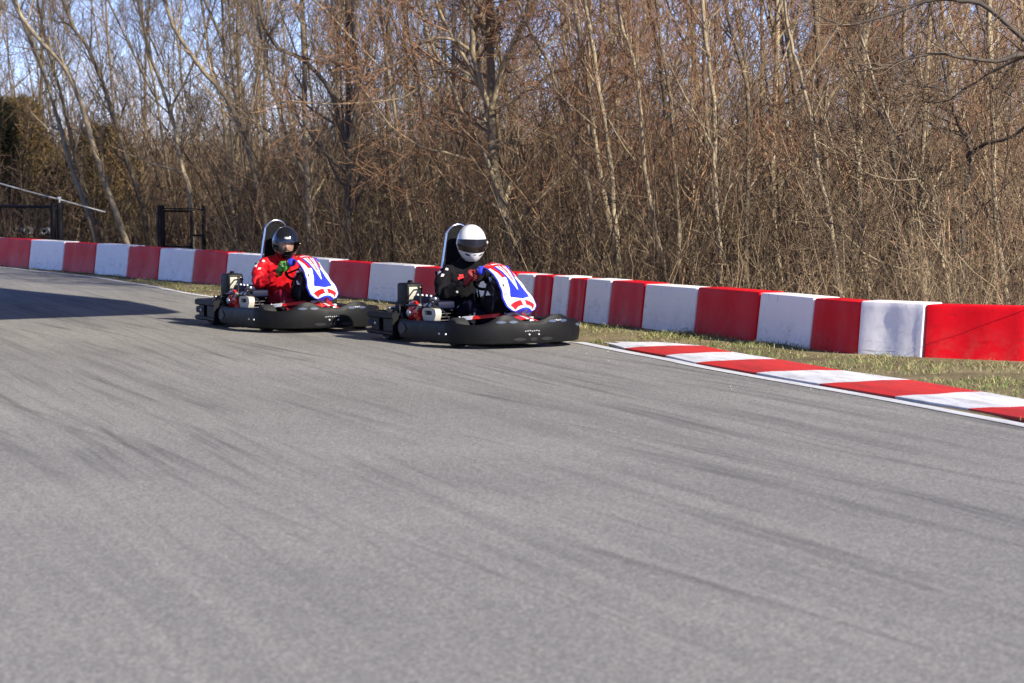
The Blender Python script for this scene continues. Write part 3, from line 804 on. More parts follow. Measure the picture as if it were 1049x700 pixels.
    mb.tube([(-0.52, -0.50, 0.33), (-0.46, -0.58, 0.33), (-0.40, -0.60, 0.25), (-0.36, -0.56, 0.19)], 0.009, 6, mi=1)
    mb.tube([(-0.05, -0.45, 0.39), (0.02, -0.52, 0.40), (0.08, -0.52, 0.36), (0.14, -0.44, 0.30), (0.16, -0.36, 0.18)], 0.007, 6, mi=1)
    mb.build('carburettor', [K_ALU, K_DARKM], root, smooth=True)
    # airbox
    mb = MB(); mb.box((-0.56, -0.42, 0.415), (0.20, 0.17, 0.23))
    ab = mb.build('airbox', K_BLACK, root, bevel=0.02, seg=3)
    mb = MB(); mb.box((-0.458, -0.42, 0.425), (0.012, 0.125, 0.145)); mb.build('airbox_label', mat('label_grey', (0.36, 0.34, 0.27), 0.7), ab, bevel=0.004)
    mb = MB(); mb.tube([(-0.56, -0.42, 0.52), (-0.56, -0.42, 0.548)], [0.03, 0.02], 12); mb.box((-0.55, -0.42, 0.55), (0.06, 0.02, 0.012)); mb.build('airbox_knob', K_BLACK, ab, smooth=True)
    mb = MB(); mb.lathe([(0.001, -0.10), (0.055, -0.10), (0.06, -0.085), (0.06, 0.085), (0.055, 0.10), (0.001, 0.10)], (-0.78, -0.33, 0.30), 'Y', 20); mb.build('silencer', K_NAVY, root, smooth=True)
    mb = MB(); mb.tube([(-0.97, -0.45, 0.275), (-0.99, -0.2, 0.29), (-0.99, 0.2, 0.29), (-0.97, 0.45, 0.275)], 0.013, 8); mb.build('rear_rail', K_STEEL, root, smooth=True)
    mb = MB(); mb.box((0.36, 0, 0.27), (0.24, 0.26, 0.34)); ct = mb.build('centre_tank', K_PAD, root, bevel=0.03, seg=3)
    mb = MB()
    for s in (-1, 1):
        mb.tube([(0.28, s*0.10, 0.30), (0.34, s*0.14, 0.42), (0.30, s*0.07, 0.56)], 0.012, 8)
        mb.tube([(0.44, s*0.11, 0.20), (0.52, s*0.15, 0.33), (0.46, s*0.09, 0.50)], 0.010, 8)
    mb.box((0.33, 0, 0.50), (0.12, 0.13, 0.09), ry=R(30)); mb.box((0.45, -0.02, 0.42), (0.10, 0.16, 0.10), ry=R(40))
    mb.build('panel_bracket', K_DARKM, root, bevel=0.006)
    # tank on the left side
    mb = MB(); mb.box((-0.25, 0.37, 0.24), (0.34, 0.18, 0.22)); mb.build('fuel_tank', K_BLACK, root, bevel=0.03, seg=3)
    return root

TH1, TH2 = R(60), R(61)
def place_kart(o, nose_px, th):
    g = G(*nose_px); f = Vector((math.cos(th), -math.sin(th), 0)); c = g-f*0.96
    o.location = (c.x, c.y, 0.005); o.rotation_euler = (0, 0, -th); return c
kart1 = make_kart(); tag(kart1, 'leading black bumpered rental kart carrying the driver in the white helmet', 'kart', 'rental karts on the track')
bpy.context.view_layer.update()
kart2 = copy_thing(kart1); tag(kart2, 'following black bumpered rental kart carrying the driver in red, further left', 'kart', 'rental karts on the track')
K1 = place_kart(kart1, (545, 357.5), TH1); K2 = place_kart(kart2, (340.5, 341.2), TH2)

# ------------------------------------------------------------------ drivers
SKIN = mat('skin', (0.50, 0.27, 0.18), 0.5, var=0.12)
S_NAVY = mat('navy_suit', (0.0035, 0.0045, 0.011), 0.85, bump=0.9, bscale=13, spec=0.08)
S_DGREY = mat('dark_jacket', (0.0075, 0.007, 0.0085), 0.8, bump=0.9, bscale=13, spec=0.08)
S_RED = mat('red_suit', (0.44, 0.004, 0.010), 0.6, bump=0.9, bscale=12, spec=0.2)
S_MAROON = mat('maroon_trousers', (0.17, 0.004, 0.018), 0.75, bump=0.9, bscale=12, spec=0.15)
S_WHITE = mat('white_trim', (0.78, 0.78, 0.78), 0.6)
S_BRED = mat('badge_red', (0.65, 0.02, 0.025), 0.6)
G_GREEN = mat('green_glove', (0.10, 0.42, 0.05), 0.65, col2=(0.012, 0.03, 0.012), scale=22, bump=0.3)
G_LIME = mat('lime_glove', (0.36, 0.62, 0.12), 0.65)
G_RED = mat('dark_red_glove', (0.20, 0.012, 0.014), 0.7, bump=0.3)
SHOE = mat('shoe_black', (0.02, 0.02, 0.02), 0.5)
H_WHITE = mat('helmet_white', (0.66, 0.66, 0.67), 0.16, var=0.03, coat=0.6)
H_BLACK = mat('helmet_black', (0.005, 0.006, 0.010), 0.14, coat=0.8)
H_VISOR = mat('visor_smoked', (0.010, 0.007, 0.006), 0.16, spec=0.35)
H_LINING = mat('helmet_lining', (0.015, 0.015, 0.016), 0.9)
BEARD = mat('dark_beard', (0.03, 0.018, 0.012), 0.9)
EYEW = mat('eye_white', (0.7, 0.68, 0.66), 0.3); EYED = mat('eye_iris', (0.03, 0.018, 0.01), 0.2)
def clear_visor():
    m, nt, b = nodes_of('visor_clear'); b.inputs['Base Color'].default_value = (0.55, 0.6, 0.7, 1)
    b.inputs['Roughness'].default_value = 0.05; b.inputs['IOR'].default_value = 1.45; b.inputs['Transmission Weight'].default_value = 0.0
    b.inputs['Coat Weight'].default_value = 1.0
    tr = nt.nodes.new('ShaderNodeBsdfTransparent'); tr.inputs[0].default_value = (0.82, 0.84, 0.88, 1)
    fr = nt.nodes.new('ShaderNodeFresnel'); fr.inputs[0].default_value = 1.45
    gl = nt.nodes.new('ShaderNodeBsdfGlossy'); gl.inputs['Roughness'].default_value = 0.05
    mx = nt.nodes.new('ShaderNodeMixShader'); nt.links.new(fr.outputs[0], mx.inputs[0]); nt.links.new(tr.outputs[0], mx.inputs[1]); nt.links.new(gl.outputs[0], mx.inputs[2])
    nt.links.new(mx.outputs[0], nt.nodes['Material Output'].inputs['Surface'])
    return m
H_CLEAR = clear_visor()

def skin_mesh(name, joints, edges, root_i, sub=2):
    me = bpy.data.meshes.new(name+'_src'); me.from_pydata([j[0] for j in joints], edges, [])
    o = bpy.data.objects.new(name+'_src', me); COL.objects.link(o)
    bpy.context.view_layer.objects.active = o
    md = o.modifiers.new('s', 'SKIN')
    for i, j in enumerate(joints):
        sv = me.skin_vertices[0].data[i]; r = j[1]
        sv.radius = r if isinstance(r, tuple) else (r, r); sv.use_root = (i == root_i)
    md.use_smooth_shade = True; md.branch_smoothing = 0.6
    sb = o.modifiers.new('u', 'SUBSURF'); sb.levels = sub; sb.render_levels = sub
    bpy.context.view_layer.update()
    dg = bpy.context.evaluated_depsgraph_get()
    nm = bpy.data.meshes.new_from_object(o.evaluated_get(dg)); nm.name = name
    bpy.data.objects.remove(o); return nm

def make_driver(loc, th, suit, pants, glove_r, glove_l, helmet, visor_clear, head, lean, paint, headrot=(0, 0, 0)):
    hx, hz = head
    J = []; E = []
    def j(p, r): J.append((Vector(p), r)); return len(J)-1
    pel = j((-0.30, 0, 0.20), (0.15, 0.13)); sp1 = j((-0.345, 0, 0.34), (0.135, 0.12)); sp2 = j((-0.33+lean*0.5, 0, 0.48), (0.155, 0.13))
    ch = j((-0.29+lean, 0, 0.61), (0.15, 0.125)); nk = j((hx-0.05, 0, hz-0.13), 0.062); hd = j((hx, 0, hz-0.02), (0.085, 0.085)); ht = j((hx+0.005, 0, hz+0.065), (0.075, 0.075))
    E += [(pel, sp1), (sp1, sp2), (sp2, ch), (ch, nk), (nk, hd), (hd, ht)]
    for s in (-1, 1):
        sh = j((-0.28+lean, s*0.195, 0.650), 0.084); ua = j((-0.22+lean, s*0.280, 0.54), 0.078); el = j((-0.12+lean*0.8, s*0.330, 0.435), 0.068)
        fa = j((0.03, s*0.255, 0.50), 0.056); wr = j((0.125, s*0.185, 0.572), 0.034)
        E += [(ch, sh), (sh, ua), (ua, el), (el, fa), (fa, wr)]
        hip = j((-0.20, s*0.115, 0.185), 0.098); tm = j((0.0, s*0.165, 0.27), 0.086); kn = j((0.20, s*0.20, 0.345), 0.066)
        cf = j((0.38, s*0.175, 0.255), 0.055); an = j((0.56, s*0.135, 0.150), 0.040)
        E += [(pel, hip), (hip, tm), (tm, kn), (kn, cf), (cf, an)]
    me = skin_mesh('person', J, E, pel, 3)
    for m in (suit, pants, SKIN, S_WHITE, S_BRED): me.materials.append(m)
    paint = [(min((v.co for v in me.vertices), key=lambda w_: (w_-Vector(q)).length).copy(), rad, mi) for q, rad, mi in paint]
    for p in me.polygons:
        c = p.center; k = 0
        if c.z < 0.30+0.05*(c.x < -0.3) or (c.x > -0.14 and abs(c.y) < 0.26 and c.z < 0.42 and c.x > -0.1): k = 1
        if c.z > hz-0.11 and abs(c.y) < 0.12: k = 2
        for (q, rad, mi) in paint:
            if (c-Vector(q)).length < rad: k = mi
        p.material_index = k; p.use_smooth = True
    body = link('person', me)
    # wrinkle
    for v in me.vertices:
        if v.co.z < hz-0.12:
            n = 0.012-abs(noise.noise(v.co*11))*0.045+noise.noise(v.co*34)*0.005; v.co += v.normal*n
    body.location = (loc.x, loc.y, 0.005); body.rotation_euler = (0, 0, -th)
    # collar
    mb = MB(); mb.tube([(hx-0.055+0.075*math.cos(a), 0.08*math.sin(a), hz-0.145+0.02*math.cos(a)) for a in [2*math.pi*k/16 for k in range(16)]], 0.016, 8, closed=True)
    mb.build('collar', suit, body, smooth=True)
    # gloves: palm + four fingers + thumb closed round the wheel rim
    sc_ = Vector((0.20, 0, 0.60)); ax = Vector((-0.75, 0, 0.66)).normalized(); q = ax.to_track_quat('Z', 'X')
    for s, gm in ((-1, glove_r), (1, glove_l)):
        # rim point at the side of the wheel
        base_an = None; best = 9
        for k in range(72):
            a = 2*math.pi*k/72; p = sc_+q@Vector((0.15*math.cos(a), 0.15*math.sin(a), 0))
            e = abs(p.y-s*0.147)+abs(p.z-0.615)*0.6
            if e < best: best = e; base_an = a
        mb = MB()
        rimp = lambda a: sc_+q@Vector((0.15*math.cos(a), 0.15*math.sin(a), 0))
        c = rimp(base_an); rad = (c-sc_).normalized(); tan = ax.cross(rad).normalized()
        wrist = Vector((0.118, s*0.187, 0.572))
        palm = c+rad*0.030+ax*0.030
        # palm as flattened ellipsoid
        pn = (palm-wrist)
        mb.tube([wrist-pn.normalized()*0.035, wrist, wrist.lerp(palm, 0.5), palm, palm+pn.normalized()*0.012], [0.043, 0.038, 0.043, 0.042, 0.020], 12)
        for f in range(4):
            o = tan*(-0.033+0.022*f); lf = [0.85, 1.0, 0.95, 0.78][f]
            p0 = palm+o; 
            pts_ = [p0, c+rad*0.030+o-ax*0.004, c+rad*0.022*lf+o-ax*0.022*lf, c-rad*0.004+o-ax*0.026*lf, c-rad*0.022*lf+o-ax*0.010]
            mb.tube(pts_, [0.0125, 0.0120, 0.0112, 0.0105, 0.0085], 8)
        th0 = palm-tan*0.03*1.0
        mb.tube([palm-tan*0.02, palm-tan*0.042-rad*0.012, c-tan*0.046+ax*0.018-rad*0.012, c-tan*0.040-rad*0.022+ax*0.004], [0.014, 0.0135, 0.012, 0.010], 8)
        mb.build('glove', gm, body, smooth=True)
        # shoe
        mb = MB()
        mb.tube([(0.545, s*0.135, 0.16), (0.58, s*0.133, 0.125), (0.635, s*0.13, 0.125), (0.69, s*0.13, 0.155), (0.715, s*0.13, 0.185)], [0.042, 0.047, 0.042, 0.036, 0.022], 12)
        mb.build('shoe', SHOE, body, smooth=True)
    # helmet in its own frame
    he = MB(); az0 = R(66)
    A, B, C = 0.160, 0.138, 0.172
    def hs(phi, el, off=0.0):
        x = math.cos(el)*math.cos(phi); y = math.cos(el)*math.sin(phi); z = math.sin(el)
        X, Y, Z = (A+off)*x, (B+off)*y, (C+off)*z
        if Z < 0: Z *= 1.08
        fw = max(0, math.cos(phi))**1.5
        X += 0.020*fw*max(0, min(1, (0.02-Z)/0.10))
        if X < 0: X *= 1.04
        nar = max(0, min(1, (-0.02-Z)/0.14)); Y *= 1-0.16*nar; 
        return Vector((X, Y, Z+0.008))
    def open_z(phi):
        e = abs(phi)/az0
        return (-0.040+0.010*e*e, 0.050-0.006*e*e)
    nphi, nel = 96, 56; e0, e1 = R(-60), R(90)
    keep = {}
    vs = [[hs(2*math.pi*i/nphi-math.pi, e0+(e1-e0)*j_/nel) for j_ in range(nel+1)] for i in range(nphi)]
    flat = [v for col in vs for v in col]; fs = []
    for i in range(nphi):
        for j_ in range(nel):
            ph = 2*math.pi*(i+.5)/nphi-math.pi; cen = hs(ph, e0+(e1-e0)*(j_+.5)/nel)
            lo, hi = open_z(ph)
            if abs(ph) < az0 and lo < cen.z < hi: continue
            a = i*(nel+1)+j_; b = ((i+1) % nphi)*(nel+1)+j_
            fs.append((a, b, b+1, a+1))
    he.add(flat, fs)
    hm = he.build('helmet', helmet, body, smooth=True)
    def place(o): pass
    hm.location = (hx, 0, hz); hm.rotation_euler = headrot
    # visor
    vb = MB(); aw = R(78)
    def vf(u, v):
        ph = -aw+2*aw*u; e = abs(ph)/aw
        lo, hi = -0.064+0.020*e*e, 0.060-0.012*e*e
        zt = lo+(hi-lo)*v
        # find elevation giving z
        el = math.asin(max(-0.99, min(0.99, (zt-0.008)/(C+0.004) if zt > 0.008 else (zt-0.008)/((C+0.004)*1.08))))
        return hs(ph, el, 0.004)
    vb.grid(vf, 48, 12); vb.build('visor', H_CLEAR if visor_clear else H_VISOR, hm, smooth=True, solid=0.0 if visor_clear else -0.002)
    for s in (-1, 1):
        pv = MB(); pv.lathe([(0.001, -0.004), (0.020, -0.004), (0.022, 0.0), (0.020, 0.008), (0.001, 0.009)], (0.02, s*0.137, 0.012), 'Y', 16); pv.build('visor_pivot', K_BOLT if not visor_clear else H_BLACK, hm, smooth=True)
    # chin vents, top vents
    cvn = MB()
    for s in (-1, 1):
        for k in range(10):
            def cp(u, v, s=s): return hs(s*R(22+26*u), R(-33+6*u+7*(v-0.5)*(1-abs(2*u-1)**2)), 0.0016)
        cvn.grid(cp, 10, 2)
    def cp2(u, v): return hs(R(-9+18*u), R(-29+3*(v-0.5)*(1-abs(2*u-1)**2)), 0.0016)
    cvn.grid(cp2, 8, 2)
    cvn.build('chin_vent', H_LINING, hm)
    tv = MB()
    if not visor_clear:
        for (a, e) in ((-10, 40), (10, 40), (-7, 49), (7, 49), (0, 54), (-14, 52), (14, 52)):
            def dp(u, v, a=a, e=e): return hs(R(a-1.6+3.2*u), R(e-1.6+3.2*v), 0.0016)
            tv.grid(dp, 2, 2)
        def lp(u, v): return hs(R(-16+32*u), R(25+1.0*(v-0.5)), 0.0016)
        for k in range(7):
            def lp(u, v, k=k): return hs(R(-14+4*k+2.4*u), R(25+1.6*(v-0.5)), 0.0016)
            tv.grid(lp, 2, 1)
        tv.build('helmet_marking', K_RECESS, hm)
    else:
        def lp(u, v): return hs(R(-13+26*u), R(30+8*(v-0.5)*math.sqrt(max(0, 1-(2*u-1)**2))), 0.0016)
        tv.grid(lp, 12, 4); tv.build('helmet_marking', K_GREY, hm)
        # face
        fb = MB()
        def face(u, v):
            ph = R(-75+150*u); z = -0.105+0.19*v
            r = 0.088; X = r*math.cos(ph)*math.sqrt(max(0.05, 1-(z/0.135)**2))+0.020; Y = 0.076*math.sin(ph)*math.sqrt(max(0.05, 1-(z/0.15)**2))
            nose = math.exp(-(Y/0.011)**2)*max(0, 1-abs((z+0.012)/0.036))*0.026*(1.2 if z < -0.0 else 0.8)
            sock = -0.010*math.exp(-((abs(Y)-0.031)/0.015)**2-((z-0.022)/0.013)**2)
            brow = 0.005*math.exp(-((abs(Y)-0.028)/0.02)**2-((z-0.044)/0.008)**2)
            lips = 0.005*math.exp(-(Y/0.022)**2)*(math.exp(-((z+0.052)/0.006)**2)+math.exp(-((z+0.066)/0.006)**2))
            return Vector((X+nose+sock+brow+lips, Y, z+0.0))
        def fm(u, v):
            p = face(u, v)
            if abs(abs(p.y)-0.030) < 0.017 and 0.038 < p.z < 0.046: return 1
            if p.z < -0.038 and not (abs(p.y) < 0.022 and -0.072 < p.z < -0.047) and (p.z < -0.074 or abs(p.y) > 0.022 or p.z > -0.047): return 1 if (p.z < -0.05 or abs(p.y) < 0.028) else 0
            if abs(p.y) < 0.02 and abs(p.z+0.059) < 0.0025: return 1
            return 0
        fb.grid(face, 60, 60, mi=fm)
        fo = fb.build('face', [SKIN, BEARD], body, smooth=True); fo.location = (hx+0.012, 0, hz); fo.rotation_euler = headrot
        for s in (-1, 1):
            eb = MB()
            eb.lathe([(0.0001, -0.011)]+[(0.011*math.cos(a), 0.011*math.sin(a)) for a in [R(-80+20*k) for k in range(9)]]+[(0.0001, 0.011)], (0.080, s*0.031, 0.022), 'X', 14)
            eo = eb.build('eye', EYEW, fo, smooth=True)
            ib = MB(); ib.lathe([(0.0001, 0.0022), (0.0052, 0.0)], (0.0902, s*0.031, 0.022), 'X', 10); ib.build('iris', EYED, fo)
    return body

d1_paint = [((-0.17, -0.25, 0.69), 0.016, 3), ((-0.14, -0.30, 0.63), 0.014, 3), ((-0.15, 0.20, 0.71), 0.016, 3), ((0.06, -0.26, 0.47), 0.012, 3), ((-0.31, -0.235, 0.68), 0.020, 3), ((-0.26, -0.265, 0.645), 0.022, 3), ((-0.23, -0.275, 0.60), 0.018, 3), ((-0.25, 0.23, 0.69), 0.022, 3), ((-0.21, 0.27, 0.65), 0.022, 3),
            ((-0.155, -0.085, 0.60), 0.030, 4), ((0.02, -0.22, 0.33), 0.018, 3)]
drv1 = make_driver(K1, TH1, S_DGREY, S_NAVY, G_RED, G_RED, H_WHITE, False, (-0.14, 0.895), 0.03, d1_paint, headrot=(0, R(5), R(-17)))
tag(drv1, 'driver in dark suit and glossy white full face helmet steering the leading kart', 'person', 'kart drivers')
d2_paint = [((-0.17, -0.25, 0.69), 0.014, 3), ((-0.12, -0.30, 0.60), 0.014, 3), ((-0.24, -0.27, 0.66), 0.022, 3), ((-0.20, -0.29, 0.60), 0.018, 3), ((-0.22, 0.25, 0.69), 0.025, 3)]
drv2 = make_driver(K2, TH2, S_RED, S_MAROON, G_GREEN, G_LIME, H_BLACK, True, (-0.155, 0.835), 0.03, d2_paint, headrot=(R(-3), R(12), R(-20)))
tag(drv2, 'driver in red suit, green gloves and open faced black helmet in the following kart', 'person', 'kart drivers')

# ------------------------------------------------------------------ fence, gate, rope, drums at the left
F_BLK = mat('fence_black', (0.006, 0.006, 0.008), 0.6, spec=0.2); F_GAL = mat('galvanised', (0.62, 0.63, 0.62), 0.4, metal=0.5)
def wire_mesh(mb, a, b, z0, z1, step=0.055, r=0.0022):
    L = (b-a).length; t = (b-a).normalized(); H = z1-z0; k = int((L+H)/step)
    for i in range(-int(H/step), int(L/step)+1):
        for sg in (1, -1):
            s0 = i*step if sg > 0 else i*step+H
            p0s, p1s = (s0, s0+H) if sg > 0 else (s0, s0-H)
            zz0, zz1 = z0, z1
            def clip(s, z, s2, z2):
                if s < 0: z = z+(z2-z)*(0-s)/(s2-s); s = 0
                if s > L: z = z+(z2-z)*(L-s)/(s2-s); s = L
                return s, z
            lo, hi = min(p0s, p1s), max(p0s, p1s)
            if hi <= 0 or lo >= L: continue
            A_ = clip(p0s, zz0, p1s, zz1); B_ = clip(p1s, zz1, p0s, zz0)
            mb.tube([a+t*A_[0]+Vector((0, 0, A_[1]))-Vector((0, 0, 0)), a+t*B_[0]+Vector((0, 0, B_[1]))], r, 3)
def ground_at(x, d): return Vector((P(x, 200, d).x, d, 0))
DF = 43.5
fa, fb_ = ground_at(-90, DF+2.5), ground_at(54, DF)
ztop = P(54, 212, DF).z
fence = empty('chain_link_fence', fa); tag(fence, 'black chain link fence ending in two posts at the far left', 'fence')
def local(o, pts_): return [Vector(p)-o.location for p in pts_]
zt = ztop
mb = MB(); aa = Vector((0, 0, 0)); bb = fb_-fa
mb.tube([aa+Vector((0, 0, zt)), bb+Vector((0, 0, zt))], 0.028, 8); mb.build('top_rail', F_BLK, fence, smooth=True)
mb = MB(); wire_mesh(mb, aa, bb, 0.05, zt, 0.065, 0.0034); mb.build('wire_netting', F_BLK, fence)
for fr in (0.0, 0.5, 1.0):
    mb = MB(); c = aa.lerp(bb, fr); mb.tube([c+Vector((0, 0, -0.02)), c+Vector((0, 0, zt+0.06)), c+Vector((0, 0, zt+0.08))], [0.05, 0.05, 0.02], 10); mb.build('post', F_BLK, fence, smooth=True)
tp = empty('fence_end_post', ground_at(61, DF)); tag(tp, 'thick black fence end post with a pale bracket on its cap', 'fence post')
mb = MB(); mb.tube([(0, 0, -0.02), (0, 0, zt+0.05), (0, 0, zt+0.075)], [0.062, 0.062, 0.03], 12); mb.build('post', F_BLK, tp, smooth=True)
mb = MB(); mb.tube([(0, -0.02, zt+0.04), (0, -0.02, zt+0.16)], 0.012, 8); mb.box((0, -0.02, zt+0.16), (0.06, 0.04, 0.03)); mb.build('bracket', F_GAL, tp, smooth=False)
mb = MB(); mb.tube([P(-60, 171.5, DF+0.8), P(0, 188, DF), P(30, 196.5, DF), P(61, 204.5, DF), P(85, 211.2, DF), P(108, 217.5, DF)], 0.011, 8)
tag(mb.build('sloping_handrail', mat('pale_rail', (0.62, 0.62, 0.60), 0.45, metal=0.2, col2=(0.25, 0.24, 0.22), scale=3), smooth=True), 'thin pale grey rail sloping down above the chain link fence', 'rail')
mb = MB(); e1 = P(108, 217.5, DF); e0 = P(-60, 171.5, DF+0.8)
gate = empty('small_gate', ground_at(164, 40.5)); tag(gate, 'small black framed gate with mesh panel standing behind the barrier', 'gate')
g0 = gate.location
gz = P(164, 213, 40.5).z
def gx(px): return P(px, 213, 40.5).x-g0.x
for px in (163, 166.5, 208.5):
    mb = MB(); mb.tube([(gx(px), 0, -0.02), (gx(px), 0, gz+0.03), (gx(px), 0, gz+0.045)], [0.034, 0.034, 0.016], 8); mb.build('post', F_BLK, gate, smooth=True)
mb = MB(); x0, x1 = gx(167), gx(196)
mb.tube([(x0, 0, 0.08), (x0, 0, gz-0.01), (x1, 0, gz-0.02), (x1, 0, 0.08)], 0.028, 8, closed=True); 
mb.tube([(x0, 0, P(164, 253, 40.5).z), (x1, 0, P(164, 253, 40.5).z)], 0.015, 8); mb.tube([(x0, 0, gz-0.05), (x1, 0, gz-0.06)], 0.016, 8); mb.build('gate_frame', F_BLK, gate, smooth=True)
mb = MB(); wire_mesh(mb, Vector((x0, 0, 0)), Vector((x1, 0, 0)), 0.1, gz-0.03, 0.05, 0.003); mb.build('wire_netting', F_BLK, gate)
x2 = gx(208.5)
for z_ in (gz-0.035, P(164, 241, 40.5).z):
    mb = MB(); mb.tube([(x1, 0, z_), (x2, 0, z_-0.005)], 0.017, 8); mb.build('crossbar', F_BLK, gate, smooth=True)
# pale pipe ends lying on a dark rack behind the fence
rk = empty('pipe_rack', ground_at(30, 46.5)); tag(rk, 'low dark rack holding pipes behind the chain link fence', 'rack')
zr = P(30, 240, 46.5).z
mb = MB(); mb.box((0, 0.3, zr-0.03), (1.3, 0.9, 0.05))
mb.build('shelf', F_BLK, rk)
for sx in (-0.58, 0.58):
    for sy in (-0.08, 0.68):
        mb = MB(); mb.box((sx, sy, (zr-0.05)/2), (0.06, 0.06, zr-0.05)); mb.build('leg', F_BLK, rk)
for px, lab, r in ((18.5, 'leftmost of three short white pipes behind the fence', 0.055), (28, 'larger white pipe with dark open end, middle of three behind the fence', 0.075), (45, 'rightmost of three short white pipes, next to the fence post', 0.06)):
    mb = MB(); mb.lathe([(r*0.62, 0.5), (r*0.62, 0.0), (r*0.9, -0.006), (r, 0.004), (r, 0.5)], (0, 0, 0), 'Y', 20)
    o = mb.build('pipe', mat('white_pipe', (0.75, 0.76, 0.76), 0.35), smooth=True); c = P(px, 233, 46.4); o.location = (c.x, c.y, zr+r-0.004)
    mb = MB(); mb.lathe([(0.0005, 0.03), (r*0.615, 0.03), (r*0.615, 0.04), (0.0005, 0.04)], (0, 0, 0), 'Y', 16); mb.build('pipe_bore', K_RECESS, o)
    tag(o, lab, 'pipe', 'white pipes on the rack')

# ------------------------------------------------------------------ unseen shade canopy, guessed from the track shadow; roof outline shaped to cast it
CH = 4.2; disp = Vector((SUN.x, SUN.y, 0))*(CH/SUN.z)
apex = G(187, 320)+disp; u_ = (G(0, 328.5)-G(187, 320)).normalized(); v_ = (G(0, 297)-G(187, 320)).normalized()
apex.z = 0; can = empty('shade_canopy', (0, 0, 0)); tag(can, 'unseen flat shade canopy, guessed and shaped from the shadow on the track', 'canopy')
mb = MB(); c0 = apex+u_*0.18+v_*0.35; Lu, Lv = 10.0, 9.0
spx = [(100, 305.5), (130, 308.5), (152, 312.5), (170, 316.5), (184, 320), (182, 321.4), (160, 322.6), (120, 324.0)]; sp_ = [G(*q)+disp for q in spx]
poly = [sp_[0]+(sp_[0]-sp_[1]).normalized()*9.0]+sp_+[sp_[-1]+(sp_[-1]-sp_[-2]).normalized()*8.0]; poly.append(poly[-1]+(poly[0]-sp_[0])); poly = poly[::-1]
n = len(poly); mb.add([Vector((p.x, p.y, CH)) for p in poly]+[Vector((p.x, p.y, CH+0.12)) for p in poly], [tuple(range(n-1, -1, -1)), tuple(range(n, 2*n))]+[(i, (i+1) % n, n+(i+1) % n, n+i) for i in range(n)])
mb.build('canopy_roof', mat('canopy_sheet', (0.5, 0.5, 0.5), 0.6), can)
posts = [apex+u_*8.2+v_*0.6, apex+u_*9.6+v_*0.6, apex+u_*8.2+v_*8.2, apex+u_*9.8+v_*8.4]
for p in posts:
    mb = MB(); mb.box((p.x, p.y, CH/2), (0.16, 0.16, CH)); mb.build('post', F_GAL, can)
mb = MB()
for a, b in ((apex+u_*0.8+v_*0.6, posts[1]), (apex+u_*1.0+v_*8.2, posts[3])):
    mb.tube([(a.x, a.y, CH-0.1), (b.x, b.y, CH-0.1)], 0.09, 4)
mb.build('roof_beam', F_GAL, can)

# ------------------------------------------------------------------ trees
def rv():
    while True:
        v = Vector((random.uniform(-1, 1), random.uniform(-1, 1), random.uniform(-1, 1)))
        if 0.05 < v.length < 1: return v.normalized()
class Wood:
    """collects polylines by level; levels 0 = trunk, 1.. = branches"""
    def __init__(s): s.pl = {}
    def add(s, lvl, pts, rad): s.pl.setdefault((lvl, len(pts)), []).append((pts, rad))
    def mesh(s, name, lvls, mats, mi_of, parent):
        Vs = []; Fs = []; Ms = []; k = 0
        for (lvl, K), lst in s.pl.items():
            if lvl not in lvls: continue
            Pn = np.array([[tuple(p) for p in a] for a, _ in lst]); Rn = np.array([b for _, b in lst])
            V, F = tubes_np(Pn, Rn, 8 if lvl == 0 else (5 if lvl == 1 else 3))
            Vs.append(V); Fs.append(F+k); Ms.append(np.full(len(F), mi_of(lvl))); k += len(V)
        return mesh_np(name, np.concatenate(Vs), np.concatenate(Fs), mats, np.concatenate(Ms), parent=parent, smooth=True)
def branch_path(p, d, L, n, wob, upb):
    pts_ = [p.copy()]; q = p.copy(); d = d.copy()
    for i in range(n-1):
        d = (d+rv()*wob+Vector((0, 0, upb))).normalized(); q = q+d*(L/(n-1)); pts_.append(q.copy())
    return pts_
def grow(W, path, rads, counts, lens, t0=0.25, ang=(25, 55), upb=0.12, wob=0.16, lvl=1, minr=0.0032):
    if not counts: return
    K = len(path); n = counts[0]
    for i in range(n):
        t = t0+(1-t0)*(i+random.random())/n; f = t*(K-1); j = min(int(f), K-2); g = f-j
        p = path[j].lerp(path[j+1], g); tan = (path[j+1]-path[j]).normalized(); r = rads[j]+(rads[j+1]-rads[j])*g
        side = rv(); side = (side-tan*side.dot(tan)).normalized(); a = R(random.uniform(*ang))
        d = tan*math.cos(a)+side*math.sin(a)
        L = lens[0]*random.uniform(0.55, 1.25)*(1.15-0.6*t)
        kk = 5 if lvl == 1 else 4 if lvl == 2 else 3
        bp = branch_path(p, d, L, kk, wob, upb)
        r0 = max(minr, r*random.uniform(0.42, 0.62)); rr = [max(minr*0.8, r0*(1-0.82*q/(kk-1))) for q in range(kk)]
        W.add(lvl, bp, rr)
        grow(W, bp, rr, counts[1:], lens[1:], 0.15, ang, upb, wob*1.1, lvl+1, minr)

